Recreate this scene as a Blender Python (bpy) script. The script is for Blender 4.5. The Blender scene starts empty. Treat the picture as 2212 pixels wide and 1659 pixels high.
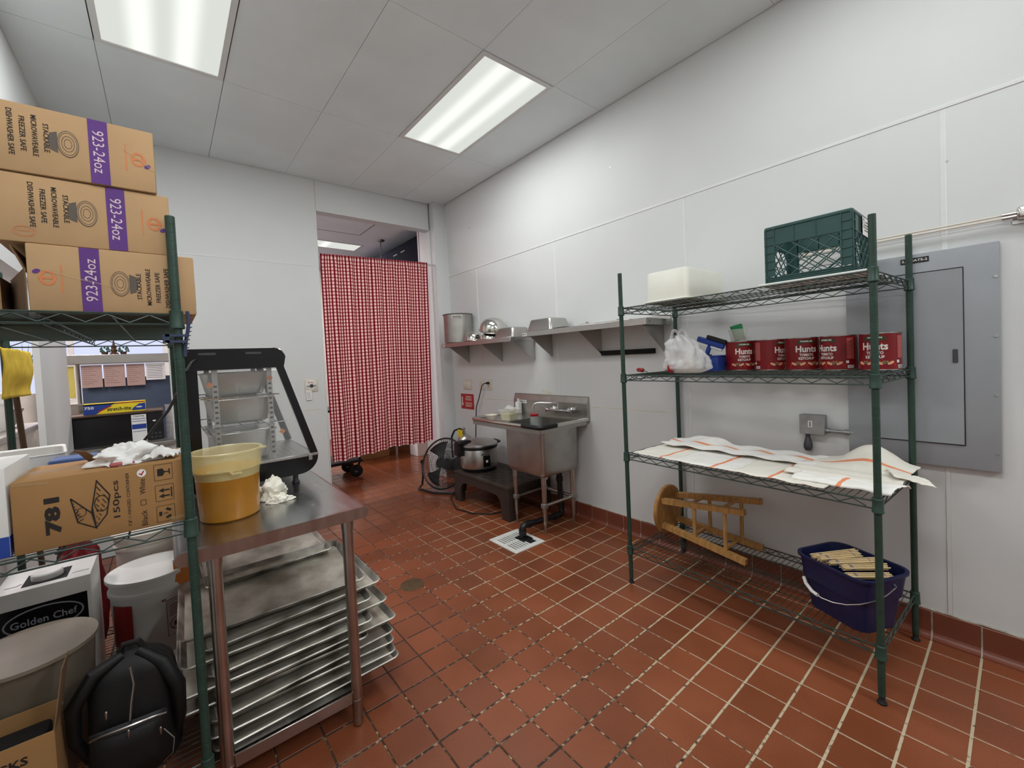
import bpy, bmesh, math, random
from mathutils import Vector, Matrix, noise
from math import sin, cos, pi, radians as rad

# ------------------------------------------------------------------ camera, world, exposure
SC = bpy.context.scene
COL = SC.collection
SC.view_settings.view_transform = 'Standard'
SC.view_settings.look = 'None'
SC.view_settings.gamma = 1.0
SC.view_settings.use_curve_mapping = False
SC.view_settings.exposure = 0.2

cam = bpy.data.cameras.new('camera'); camo = bpy.data.objects.new('camera', cam); COL.objects.link(camo)
cam.sensor_fit = 'HORIZONTAL'; cam.sensor_width = 36.0
cam.lens = 910.949 / 2212 * 36.0
cam.shift_y = -28.78 / 2212
cam.clip_start = 0.02; cam.clip_end = 100
CR = Vector((0.7710917833, -0.6350214174, -0.0465323664))
CU = Vector((0.0547148720, -0.0067264178, 0.9984793629))
CF = Vector((0.6343687764, 0.7724652450, -0.0295584300))
CP = Vector((-1.50055, -1.07660, 1.41112))
camo.matrix_world = Matrix(((CR.x, CU.x, -CF.x, CP.x), (CR.y, CU.y, -CF.y, CP.y), (CR.z, CU.z, -CF.z, CP.z), (0, 0, 0, 1)))
SC.camera = camo

W = bpy.data.worlds.new('world'); SC.world = W; W.use_nodes = True
W.node_tree.nodes['Background'].inputs[0].default_value = (0.62, 0.68, 0.95, 1)
W.node_tree.nodes['Background'].inputs[1].default_value = 1.0

PANEL_W = (15.5, 24.0, 9.0, 26.0, 40.0)      # watts of each troffer in the prep room (weighted to balance the walls; the last is added fill)
FAR_W = 66.0
PANEL_RGB = (0.975, 1.0, 1.01)
FAR_RGB = (1.0, 0.88, 0.90)
def area(name, loc, sx, sy, w, rgb):
    l = bpy.data.lights.new(name, 'AREA'); l.shape = 'RECTANGLE'; l.size = sx; l.size_y = sy
    l.energy = w; l.color = rgb; l.spread = rad(180)
    o = bpy.data.objects.new(name, l); COL.objects.link(o); o.location = loc
    return o
ZC = 3.315
TROFFERS = [(0.4225, 1.6375), (-1.405, 1.6375), (0.4225, -0.81), (-1.405, -0.81), (0.4225, -3.25)]  # rearmost fixture is unseen, added as frontal fill light
for i, (x, y) in enumerate(TROFFERS):
    area('troffer_tubes', (x, y, ZC - 0.012), 0.50, 1.10, PANEL_W[i], PANEL_RGB)
area('back_room_tubes', (0.42, 5.8, ZC - 0.012), 1.10, 0.28, FAR_W, FAR_RGB)
area('back_room_tubes', (-2.6, 5.6, ZC - 0.012), 1.10, 0.50, FAR_W, FAR_RGB)
area('side_room_tubes', (-3.3, 2.6, ZC - 0.012), 0.50, 1.10, FAR_W * .8, FAR_RGB)

# ------------------------------------------------------------------ materials
MATS = {}
def srgb(r, g, b):
    f = lambda c: (c / 255 / 12.92) if c / 255 <= 0.04045 else ((c / 255 + 0.055) / 1.055) ** 2.4
    return (f(r), f(g), f(b), 1)
def newmat(name):
    m = bpy.data.materials.new(name); m.use_nodes = True
    nt = m.node_tree; nt.nodes.clear()
    out = nt.nodes.new('ShaderNodeOutputMaterial')
    return m, nt, out
def N(nt, t, **kw):
    n = nt.nodes.new(t)
    for k, v in kw.items(): setattr(n, k, v)
    return n
def mat(name, col, rough=0.5, metal=0.0, var=0.06, scale=8.0, bump=0.0, bscale=60.0, alpha=1.0, trans=0.0, spec=0.5,
        coat=0.0, sss=0.0, objrand=0.0, stretch=None, rvar=0.0, col2=None, detail=4.0, ior=1.45):
    """procedural principled: noise between two tones, rough/bump noise, optional per-object variation"""
    if name in MATS: return MATS[name]
    m, nt, out = newmat(name)
    b = N(nt, 'ShaderNodeBsdfPrincipled'); nt.links.new(b.outputs[0], out.inputs[0])
    c = Vector(srgb(*col)[:3])
    tc = N(nt, 'ShaderNodeTexCoord'); mp = N(nt, 'ShaderNodeMapping')
    nt.links.new(tc.outputs['Object'], mp.inputs[0])
    if stretch: mp.inputs['Scale'].default_value = stretch
    nz = N(nt, 'ShaderNodeTexNoise'); nz.inputs['Scale'].default_value = scale; nz.inputs['Detail'].default_value = detail
    nt.links.new(mp.outputs[0], nz.inputs['Vector'])
    rp = N(nt, 'ShaderNodeValToRGB'); nt.links.new(nz.outputs[0], rp.inputs[0])
    rp.color_ramp.elements[0].position = 0.32; rp.color_ramp.elements[1].position = 0.68
    lo = c * (1 - var * 1.6) if col2 is None else Vector(srgb(*col2)[:3])
    hi = Vector([min(1, x * (1 + var)) for x in c])
    rp.color_ramp.elements[0].color = (*lo, 1); rp.color_ramp.elements[1].color = (*hi, 1)
    csock = rp.outputs[0]
    if objrand:
        oi = N(nt, 'ShaderNodeObjectInfo'); hs = N(nt, 'ShaderNodeHueSaturation')
        mr = N(nt, 'ShaderNodeMapRange'); mr.inputs[3].default_value = 1 - objrand; mr.inputs[4].default_value = 1 + objrand
        nt.links.new(oi.outputs['Random'], mr.inputs[0]); nt.links.new(mr.outputs[0], hs.inputs['Value'])
        nt.links.new(csock, hs.inputs['Color']); csock = hs.outputs[0]
    nt.links.new(csock, b.inputs['Base Color'])
    b.inputs['Roughness'].default_value = rough; b.inputs['Metallic'].default_value = metal
    b.inputs['IOR'].default_value = ior
    if rvar:
        mr = N(nt, 'ShaderNodeMapRange'); mr.inputs[3].default_value = max(0.02, rough - rvar); mr.inputs[4].default_value = min(1, rough + rvar)
        nt.links.new(nz.outputs[0], mr.inputs[0]); nt.links.new(mr.outputs[0], b.inputs['Roughness'])
    b.inputs['Specular IOR Level'].default_value = spec
    b.inputs['Alpha'].default_value = alpha
    b.inputs['Transmission Weight'].default_value = trans
    b.inputs['Coat Weight'].default_value = coat
    if sss:
        b.inputs['Subsurface Weight'].default_value = sss; b.inputs['Subsurface Radius'].default_value = (.02, .02, .02)
    if bump:
        n2 = N(nt, 'ShaderNodeTexNoise'); n2.inputs['Scale'].default_value = bscale; nt.links.new(mp.outputs[0], n2.inputs['Vector'])
        bp = N(nt, 'ShaderNodeBump'); bp.inputs['Strength'].default_value = bump; bp.inputs['Distance'].default_value = 0.002
        nt.links.new(n2.outputs[0], bp.inputs['Height']); nt.links.new(bp.outputs[0], b.inputs['Normal'])
    MATS[name] = m
    return m
def thin(name, col, amount, rough=0.1, spec=0.5):
    """thin clear / milky sheet: mix of transparent and a principled surface"""
    if name in MATS: return MATS[name]
    m, nt, out = newmat(name)
    b = N(nt, 'ShaderNodeBsdfPrincipled'); t = N(nt, 'ShaderNodeBsdfTransparent'); mx = N(nt, 'ShaderNodeMixShader')
    nz = N(nt, 'ShaderNodeTexNoise'); nz.inputs['Scale'].default_value = 6
    tc = N(nt, 'ShaderNodeTexCoord'); nt.links.new(tc.outputs['Object'], nz.inputs['Vector'])
    b.inputs['Base Color'].default_value = srgb(*col); b.inputs['Roughness'].default_value = rough
    b.inputs['Specular IOR Level'].default_value = spec
    mr = N(nt, 'ShaderNodeMapRange'); mr.inputs[3].default_value = amount * .85; mr.inputs[4].default_value = min(1, amount * 1.15)
    nt.links.new(nz.outputs[0], mr.inputs[0]); nt.links.new(mr.outputs[0], mx.inputs[0])
    nt.links.new(t.outputs[0], mx.inputs[1]); nt.links.new(b.outputs[0], mx.inputs[2]); nt.links.new(mx.outputs[0], out.inputs[0])
    MATS[name] = m
    return m
def cloth(name, base, stripe=None, axis=0, freq=None, pos=(), width=.012, translucent=0.0, rough=.95):
    """fabric; optional coloured stripes laid along a uv axis at given uv positions (metres)"""
    if name in MATS: return MATS[name]
    m, nt, out = newmat(name)
    b = N(nt, 'ShaderNodeBsdfPrincipled'); b.inputs['Roughness'].default_value = rough; b.inputs['Specular IOR Level'].default_value = .1
    uv = N(nt, 'ShaderNodeUVMap'); sp = N(nt, 'ShaderNodeSeparateXYZ'); nt.links.new(uv.outputs[0], sp.inputs[0])
    nz = N(nt, 'ShaderNodeTexNoise'); nz.inputs['Scale'].default_value = 30; nt.links.new(uv.outputs[0], nz.inputs['Vector'])
    mix0 = N(nt, 'ShaderNodeMixRGB'); c = Vector(srgb(*base)[:3])
    mix0.inputs[1].default_value = (*(c * .9), 1); mix0.inputs[2].default_value = (*c, 1); nt.links.new(nz.outputs[0], mix0.inputs[0])
    cs = mix0.outputs[0]
    for p in pos:
        s1 = N(nt, 'ShaderNodeMath', operation='SUBTRACT'); nt.links.new(sp.outputs[axis], s1.inputs[0]); s1.inputs[1].default_value = p
        s2 = N(nt, 'ShaderNodeMath', operation='ABSOLUTE'); nt.links.new(s1.outputs[0], s2.inputs[0])
        s3 = N(nt, 'ShaderNodeMath', operation='LESS_THAN'); nt.links.new(s2.outputs[0], s3.inputs[0]); s3.inputs[1].default_value = width / 2
        mx = N(nt, 'ShaderNodeMixRGB'); nt.links.new(s3.outputs[0], mx.inputs[0]); nt.links.new(cs, mx.inputs[1]); mx.inputs[2].default_value = srgb(*stripe)
        cs = mx.outputs[0]
    nt.links.new(cs, b.inputs['Base Color'])
    n2 = N(nt, 'ShaderNodeTexNoise'); n2.inputs['Scale'].default_value = 500; nt.links.new(uv.outputs[0], n2.inputs['Vector'])
    bp = N(nt, 'ShaderNodeBump'); bp.inputs['Strength'].default_value = .4; bp.inputs['Distance'].default_value = .001
    nt.links.new(n2.outputs[0], bp.inputs['Height']); nt.links.new(bp.outputs[0], b.inputs['Normal'])
    nt.links.new(b.outputs[0], out.inputs[0])
    MATS[name] = m
    return m

# surfaces
M_WALL = mat('white_wall_panel', (214, 216, 215), .55, var=.02, scale=1.3, bump=.12, bscale=90, spec=.25)
M_TRIM = mat('white_joint_strip', (218, 219, 217), .5, var=.02)
M_CEIL = mat('grey_white_ceiling_panel', (228, 236, 237), .85, var=.03, scale=2.2, bump=.15, bscale=120, spec=.2, objrand=.015)
M_DARKGAP = mat('dark_gap', (60, 58, 56), .9)
M_CAULK = mat('yellowed_caulk', (214, 208, 170), .7)
def tile_material():
    m, nt, out = newmat('red_quarry_tile')
    b = N(nt, 'ShaderNodeBsdfPrincipled'); nt.links.new(b.outputs[0], out.inputs[0])
    geo = N(nt, 'ShaderNodeNewGeometry'); oi = N(nt, 'ShaderNodeObjectInfo')
    n1 = N(nt, 'ShaderNodeTexNoise'); n1.inputs['Scale'].default_value = 2.3; n1.inputs['Detail'].default_value = 5; nt.links.new(geo.outputs['Position'], n1.inputs['Vector'])
    n2 = N(nt, 'ShaderNodeTexNoise'); n2.inputs['Scale'].default_value = 160; nt.links.new(geo.outputs['Position'], n2.inputs['Vector'])
    rp = N(nt, 'ShaderNodeValToRGB'); nt.links.new(n1.outputs[0], rp.inputs[0])
    e = rp.color_ramp.elements; e[0].position = .3; e[0].color = srgb(126, 68, 40); e[1].position = .7; e[1].color = srgb(148, 80, 48)
    mx = N(nt, 'ShaderNodeMixRGB', blend_type='MULTIPLY'); mx.inputs[0].default_value = .35
    nt.links.new(rp.outputs[0], mx.inputs[1]); nt.links.new(n2.outputs[0], mx.inputs[2])
    hs = N(nt, 'ShaderNodeHueSaturation'); mr = N(nt, 'ShaderNodeMapRange'); mr.inputs[3].default_value = .86; mr.inputs[4].default_value = 1.12
    nt.links.new(oi.outputs['Random'], mr.inputs[0]); nt.links.new(mr.outputs[0], hs.inputs['Value']); nt.links.new(mx.outputs[0], hs.inputs['Color'])
    nt.links.new(hs.outputs[0], b.inputs['Base Color'])
    r2 = N(nt, 'ShaderNodeMapRange'); r2.inputs[1].default_value = .35; r2.inputs[2].default_value = .65; r2.inputs[3].default_value = .32; r2.inputs[4].default_value = .54
    nt.links.new(n1.outputs[0], r2.inputs[0])
    # mopped, still wet stretch on the way to the doorway: a ragged edged film of water
    sp = N(nt, 'ShaderNodeSeparateXYZ'); nt.links.new(geo.outputs['Position'], sp.inputs[0])
    wy = N(nt, 'ShaderNodeMath', operation='MULTIPLY_ADD'); nt.links.new(sp.outputs[0], wy.inputs[0]); wy.inputs[1].default_value = -.55; nt.links.new(sp.outputs[1], wy.inputs[2])
    n3 = N(nt, 'ShaderNodeTexNoise'); n3.inputs['Scale'].default_value = 4.5; n3.inputs['Detail'].default_value = 5; nt.links.new(geo.outputs['Position'], n3.inputs['Vector'])
    wn = N(nt, 'ShaderNodeMath', operation='MULTIPLY_ADD'); nt.links.new(n3.outputs[0], wn.inputs[0]); wn.inputs[1].default_value = 1.1; nt.links.new(wy.outputs[0], wn.inputs[2])
    wm = N(nt, 'ShaderNodeMapRange'); wm.inputs[1].default_value = 2.72; wm.inputs[2].default_value = 2.80; nt.links.new(wn.outputs[0], wm.inputs[0])
    rx = N(nt, 'ShaderNodeMixRGB'); nt.links.new(wm.outputs[0], rx.inputs[0]); nt.links.new(r2.outputs[0], rx.inputs[1]); rx.inputs[2].default_value = (.20, .20, .20, 1)
    nt.links.new(rx.outputs[0], b.inputs['Roughness'])
    bp = N(nt, 'ShaderNodeBump'); bp.inputs['Strength'].default_value = .12; bp.inputs['Distance'].default_value = .001
    nt.links.new(n2.outputs[0], bp.inputs['Height']); nt.links.new(bp.outputs[0], b.inputs['Normal'])
    b.inputs['Specular IOR Level'].default_value = .45
    MATS['tile'] = m
    return m
M_TILE = tile_material()
def grout_material():
    m, nt, out = newmat('worn_grout')
    b = N(nt, 'ShaderNodeBsdfPrincipled'); nt.links.new(b.outputs[0], out.inputs[0]); b.inputs['Roughness'].default_value = .9
    geo = N(nt, 'ShaderNodeNewGeometry')
    n1 = N(nt, 'ShaderNodeTexNoise'); n1.inputs['Scale'].default_value = 38; n1.inputs['Detail'].default_value = 3; nt.links.new(geo.outputs['Position'], n1.inputs['Vector'])
    n2 = N(nt, 'ShaderNodeTexNoise'); n2.inputs['Scale'].default_value = 1.6; nt.links.new(geo.outputs['Position'], n2.inputs['Vector'])
    # more black wear in the walked middle of the room, pale towards the right wall
    sp = N(nt, 'ShaderNodeSeparateXYZ'); nt.links.new(geo.outputs['Position'], sp.inputs[0])
    mr = N(nt, 'ShaderNodeMapRange'); mr.inputs[1].default_value = -0.6; mr.inputs[2].default_value = .6; mr.inputs[3].default_value = -.13; mr.inputs[4].default_value = .20
    nt.links.new(sp.outputs[0], mr.inputs[0])
    a1 = N(nt, 'ShaderNodeMath', operation='ADD'); nt.links.new(n1.outputs[0], a1.inputs[0]); nt.links.new(mr.outputs[0], a1.inputs[1])
    m2 = N(nt, 'ShaderNodeMath', operation='MULTIPLY_ADD'); nt.links.new(n2.outputs[0], m2.inputs[0]); m2.inputs[1].default_value = .5; m2.inputs[2].default_value = -.25
    a2 = N(nt, 'ShaderNodeMath', operation='ADD'); nt.links.new(a1.outputs[0], a2.inputs[0]); nt.links.new(m2.outputs[0], a2.inputs[1])
    mg = N(nt, 'ShaderNodeMapRange'); mg.inputs[1].default_value = 2.1; mg.inputs[2].default_value = 2.7; mg.inputs[3].default_value = 0; mg.inputs[4].default_value = -.30
    nt.links.new(sp.outputs[1], mg.inputs[0])
    a3 = N(nt, 'ShaderNodeMath', operation='ADD'); nt.links.new(a2.outputs[0], a3.inputs[0]); nt.links.new(mg.outputs[0], a3.inputs[1]); a2 = a3
    rp = N(nt, 'ShaderNodeValToRGB'); nt.links.new(a2.outputs[0], rp.inputs[0]); e = rp.color_ramp.elements
    e[0].position = .40; e[0].color = srgb(52, 40, 34); e[1].position = .58; e[1].color = srgb(186, 170, 142)
    x = e.new(.48); x.color = srgb(112, 92, 72)
    nt.links.new(rp.outputs[0], b.inputs['Base Color'])
    return m
M_GROUT = grout_material()
M_COVE = mat('red_cove_tile', (122, 66, 48), .34, var=.08, scale=5, objrand=.06, bump=.1)
M_WGROUT = mat('pale_grout', (196, 186, 172), .9, var=.15, scale=40)

M_STEEL = mat('brushed_steel', (190, 188, 185), .30, 1.0, var=.025, scale=6, rvar=.05)
M_STEEL2 = mat('dull_steel', (178, 175, 170), .38, 1.0, var=.08, scale=9, rvar=.1)
M_TABLE = mat('worktable_steel', (176, 176, 174), .24, 1.0, var=.07, scale=5, rvar=.1, stretch=(6, 1, 1))
M_LEG = mat('tarnished_steel_leg', (180, 172, 166), .30, 1.0, var=.12, scale=7, rvar=.1)
M_POLISH = mat('polished_steel', (214, 212, 206), .14, 1.0, var=.03, scale=6)
M_CHROME = mat('chrome', (225, 226, 228), .07, 1.0, var=.02)
M_GALV = mat('galvanised_metal', (160, 161, 160), .42, .85, var=.08, scale=30)
M_ALU = mat('worn_aluminium', (200, 197, 190), .42, .8, var=.28, scale=9, rvar=.14, col2=(122, 116, 106), detail=8)
M_ALUIN = mat('scuffed_pan_floor', (206, 202, 190), .55, .45, var=.2, scale=6, rvar=.12, col2=(142, 132, 116), detail=9)
M_GREEN = mat('green_epoxy', (40, 64, 54), .42, var=.12, scale=25, bump=.1)
M_DGREEN = mat('dark_green_epoxy_wire', (50, 64, 58), .42, var=.12, scale=25)
M_BLACK = mat('black_plastic', (22, 22, 24), .42, var=.1)
M_BLACKG = mat('black_gloss', (16, 16, 19), .2, var=.1)
M_BLACKM = mat('black_matte', (20, 19, 19), .8, var=.15)
M_RUBBER = mat('black_rubber', (24, 24, 25), .65, var=.1)
M_BROWNP = mat('dark_brown_polymer', (58, 47, 41), .5, var=.12, scale=10, bump=.15)
M_GREY = mat('grey_panel_paint', (150, 154, 158), .42, var=.02, bump=.1, bscale=200)
M_GREYD = mat('dark_grey_plastic', (66, 66, 68), .5)
M_WHITEP = mat('white_plastic', (228, 228, 224), .4, var=.03)
M_CREAM = mat('cream_plastic', (214, 206, 190), .4, var=.03)
M_WHITEM = mat('white_enamel', (222, 222, 216), .3, var=.05)
M_RED = mat('red_sign', (176, 34, 36), .4, var=.04)
M_REDP = mat('red_plastic', (150, 26, 26), .4, var=.08)
M_BLUEP = mat('blue_plastic', (36, 66, 150), .4, var=.06)
M_BLUEG = mat('slate_blue_plastic', (50, 60, 88), .5, var=.08)
M_NAVY = mat('navy_bucket_plastic', (22, 28, 68), .42, var=.1)
M_WOOD = mat('worn_stool_wood', (186, 140, 82), .5, var=.2, scale=14, stretch=(1, 10, 1), bump=.2, bscale=40)
M_WOODD = mat('stool_seat_wood', (176, 128, 70), .45, var=.22, scale=12, stretch=(6, 1, 1), bump=.2, bscale=40)
M_SKEWER = mat('bamboo', (222, 196, 146), .6, var=.1, scale=30)
M_KRAFT = mat('kraft_cardboard', (182, 148, 108), .8, var=.06, scale=5, bump=.1, bscale=120)
M_KRAFT2 = mat('brown_cardboard', (160, 120, 74), .8, var=.07, scale=5, bump=.1, bscale=120)
M_KRAFTD = mat('cardboard_inside', (118, 92, 66), .9, var=.1)
M_TAPE = thin('clear_packing_tape', (205, 180, 140), .28, .12)
M_INK = mat('black_print', (34, 30, 28), .7, var=.02)
M_GREYINK = mat('grey_print', (92, 84, 76), .7, var=.02)
M_PURPLE = mat('purple_print', (92, 52, 126), .7, var=.04)
M_ORANGE = mat('faded_orange_print', (206, 128, 82), .8, var=.04)
M_LILAC = mat('pale_print_on_purple', (214, 190, 200), .7, var=.02)
M_WINK = mat('white_print', (236, 232, 226), .6, var=.02)
M_PAPER = mat('white_paper', (234, 233, 230), .9, var=.03)
M_CAN = mat('ketchup_label_red', (126, 20, 26), .32, var=.04, scale=4)
M_CAN2 = mat('label_bright_red', (186, 36, 34), .35, var=.05)
M_CANP = mat('label_pink_panel', (186, 92, 88), .4, var=.05)
M_CANG = mat('label_green', (44, 70, 34), .4, var=.04)
M_CANT = mat('label_tomato', (200, 52, 34), .35, var=.15, scale=40)
M_CANC = mat('label_tomato_highlight', (232, 176, 140), .4, var=.1)
M_TIN = mat('tin', (190, 188, 184), .25, 1.0)
M_BIN = mat('milky_polyethylene', (226, 226, 214), .35, var=.02, sss=.3)
M_MILKY = thin('milky_thin_plastic', (236, 236, 230), .30, .25)
M_MILKYB = thin('yellowed_tub_plastic', (232, 222, 168), .40, .2)
M_TUBLOW = mat('tub_wall_over_curry', (172, 116, 34), .3, var=.10, scale=9, coat=.3)
M_CURRY = mat('curry_sauce', (150, 96, 22), .4, var=.12, scale=30, bump=.2, bscale=300)
M_CURRY2 = mat('curry_residue', (206, 158, 50), .4, var=.1, scale=20)
M_BAG = thin('thin_white_bag_plastic', (244, 244, 244), .50, .3)
M_GLASS = thin('clear_glass', (225, 232, 232), .09, .03, .8)
M_JAR = thin('jar_glass', (205, 215, 212), .16, .05, .9)
M_GREENT = thin('green_translucent_plastic', (40, 150, 92), .8, .25)
M_YELLOWT = thin('yellow_oil_container', (204, 190, 52), .92, .2)
M_CAGE = mat('dark_cage_wire', (74, 74, 74), .35, .7, var=.05)
M_CRATE = mat('green_crate_plastic', (42, 78, 74), .42, var=.08, scale=9)
M_YELLOW = mat('yellow_microfibre', (232, 196, 62), .95, var=.1, scale=18, bump=.3, bscale=400)
M_DBROWN = mat('brown_pole', (86, 66, 50), .5, var=.1)
M_TOWEL = cloth('towel_cotton', (236, 232, 218))
M_NYLON = mat('black_nylon', (9, 9, 10), .55, var=.15, scale=20, bump=.3, bscale=500)
M_ZIP = mat('zip_metal', (170, 168, 165), .3, 1.0)
M_SILVER = mat('silver_extinguisher', (190, 186, 180), .3, .9)
M_TAGY = mat('yellow_tag', (236, 206, 40), .7)
M_ABS = mat('black_abs_pipe', (20, 20, 22), .28, var=.05)
M_BUFF = mat('oatmeal_white', (222, 216, 205), .7)
M_SLATE = mat('slate_blue_wall', (70, 82, 104), .7, var=.05)
M_MENU = mat('pink_brown_menu_back', (176, 148, 140), .7, var=.05)
M_YMENU = mat('yellow_menu_back', (206, 190, 96), .7, var=.05)
M_HOOD = mat('dark_hood_metal', (22, 24, 36), .9, .0, spec=.05)
M_LEAF = mat('leaf_green', (44, 92, 70), .6, var=.15)
M_BRASS = mat('brown_pendant', (84, 62, 46), .4, .4)
M_ORTAG = mat('orange_sticker', (206, 120, 50), .6)
def emissive_lens():
    m, nt, out = newmat('prismatic_light_lens')
    tc = N(nt, 'ShaderNodeTexCoord'); sp = N(nt, 'ShaderNodeSeparateXYZ'); nt.links.new(tc.outputs['Object'], sp.inputs[0])
    em = N(nt, 'ShaderNodeEmission'); nt.links.new(em.outputs[0], out.inputs[0])
    # two fluorescent tubes glow through the lens along its length
    vals = []
    for c, w in ((-.10, .10), (.10, .10)):
        s = N(nt, 'ShaderNodeMath', operation='SUBTRACT'); nt.links.new(sp.outputs[0], s.inputs[0]); s.inputs[1].default_value = c
        a = N(nt, 'ShaderNodeMath', operation='ABSOLUTE'); nt.links.new(s.outputs[0], a.inputs[0])
        mr = N(nt, 'ShaderNodeMapRange'); mr.interpolation_type = 'SMOOTHERSTEP'
        mr.inputs[1].default_value = 0; mr.inputs[2].default_value = w; mr.inputs[3].default_value = 1; mr.inputs[4].default_value = 0
        nt.links.new(a.outputs[0], mr.inputs[0]); vals.append(mr)
    ad = N(nt, 'ShaderNodeMath', operation='ADD'); nt.links.new(vals[0].outputs[0], ad.inputs[0]); nt.links.new(vals[1].outputs[0], ad.inputs[1])
    nz = N(nt, 'ShaderNodeTexNoise'); nz.inputs['Scale'].default_value = 260; nt.links.new(tc.outputs['Object'], nz.inputs['Vector'])
    ml = N(nt, 'ShaderNodeMath', operation='MULTIPLY_ADD'); nt.links.new(ad.outputs[0], ml.inputs[0]); ml.inputs[1].default_value = .26; ml.inputs[2].default_value = .60
    m2 = N(nt, 'ShaderNodeMath', operation='MULTIPLY_ADD'); nt.links.new(nz.outputs[0], m2.inputs[0]); m2.inputs[1].default_value = .10; nt.links.new(ml.outputs[0], m2.inputs[2])
    nt.links.new(m2.outputs[0], em.inputs[1]); em.inputs[0].default_value = (.97, 1.0, .93, 1)
    return m
M_LENS = emissive_lens()
def gingham():
    m, nt, out = newmat('red_gingham_cloth')
    uv = N(nt, 'ShaderNodeUVMap'); sp = N(nt, 'ShaderNodeSeparateXYZ'); nt.links.new(uv.outputs[0], sp.inputs[0])
    st = []
    for i in (0, 1):
        f = N(nt, 'ShaderNodeMath', operation='MULTIPLY'); f.inputs[1].default_value = 1 / .0365; nt.links.new(sp.outputs[i], f.inputs[0])
        fr = N(nt, 'ShaderNodeMath', operation='FRACT'); nt.links.new(f.outputs[0], fr.inputs[0])
        lt = N(nt, 'ShaderNodeMath', operation='LESS_THAN'); nt.links.new(fr.outputs[0], lt.inputs[0]); lt.inputs[1].default_value = .46 if i == 0 else .42
        st.append(lt)
    ad = N(nt, 'ShaderNodeMath', operation='MULTIPLY_ADD'); nt.links.new(st[0].outputs[0], ad.inputs[0]); ad.inputs[1].default_value = .5
    hh = N(nt, 'ShaderNodeMath', operation='MULTIPLY'); nt.links.new(st[1].outputs[0], hh.inputs[0]); hh.inputs[1].default_value = .4
    nt.links.new(hh.outputs[0], ad.inputs[2])
    rp = N(nt, 'ShaderNodeValToRGB'); rp.color_ramp.interpolation = 'CONSTANT'; nt.links.new(ad.outputs[0], rp.inputs[0])
    e = rp.color_ramp.elements; e[0].position = 0; e[0].color = srgb(248, 218, 210)
    e[1].position = .85; e[1].color = srgb(106, 22, 36)
    x = e.new(.3); x.color = srgb(200, 112, 112); x = e.new(.45); x.color = srgb(142, 40, 52)
    d = N(nt, 'ShaderNodeBsdfDiffuse'); t = N(nt, 'ShaderNodeBsdfTranslucent'); mx = N(nt, 'ShaderNodeMixShader'); mx.inputs[0].default_value = .3
    nt.links.new(rp.outputs[0], d.inputs[0]); nt.links.new(rp.outputs[0], t.inputs[0])
    nt.links.new(d.outputs[0], mx.inputs[1]); nt.links.new(t.outputs[0], mx.inputs[2]); nt.links.new(mx.outputs[0], out.inputs[0])
    return m
M_GING = gingham()

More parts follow.
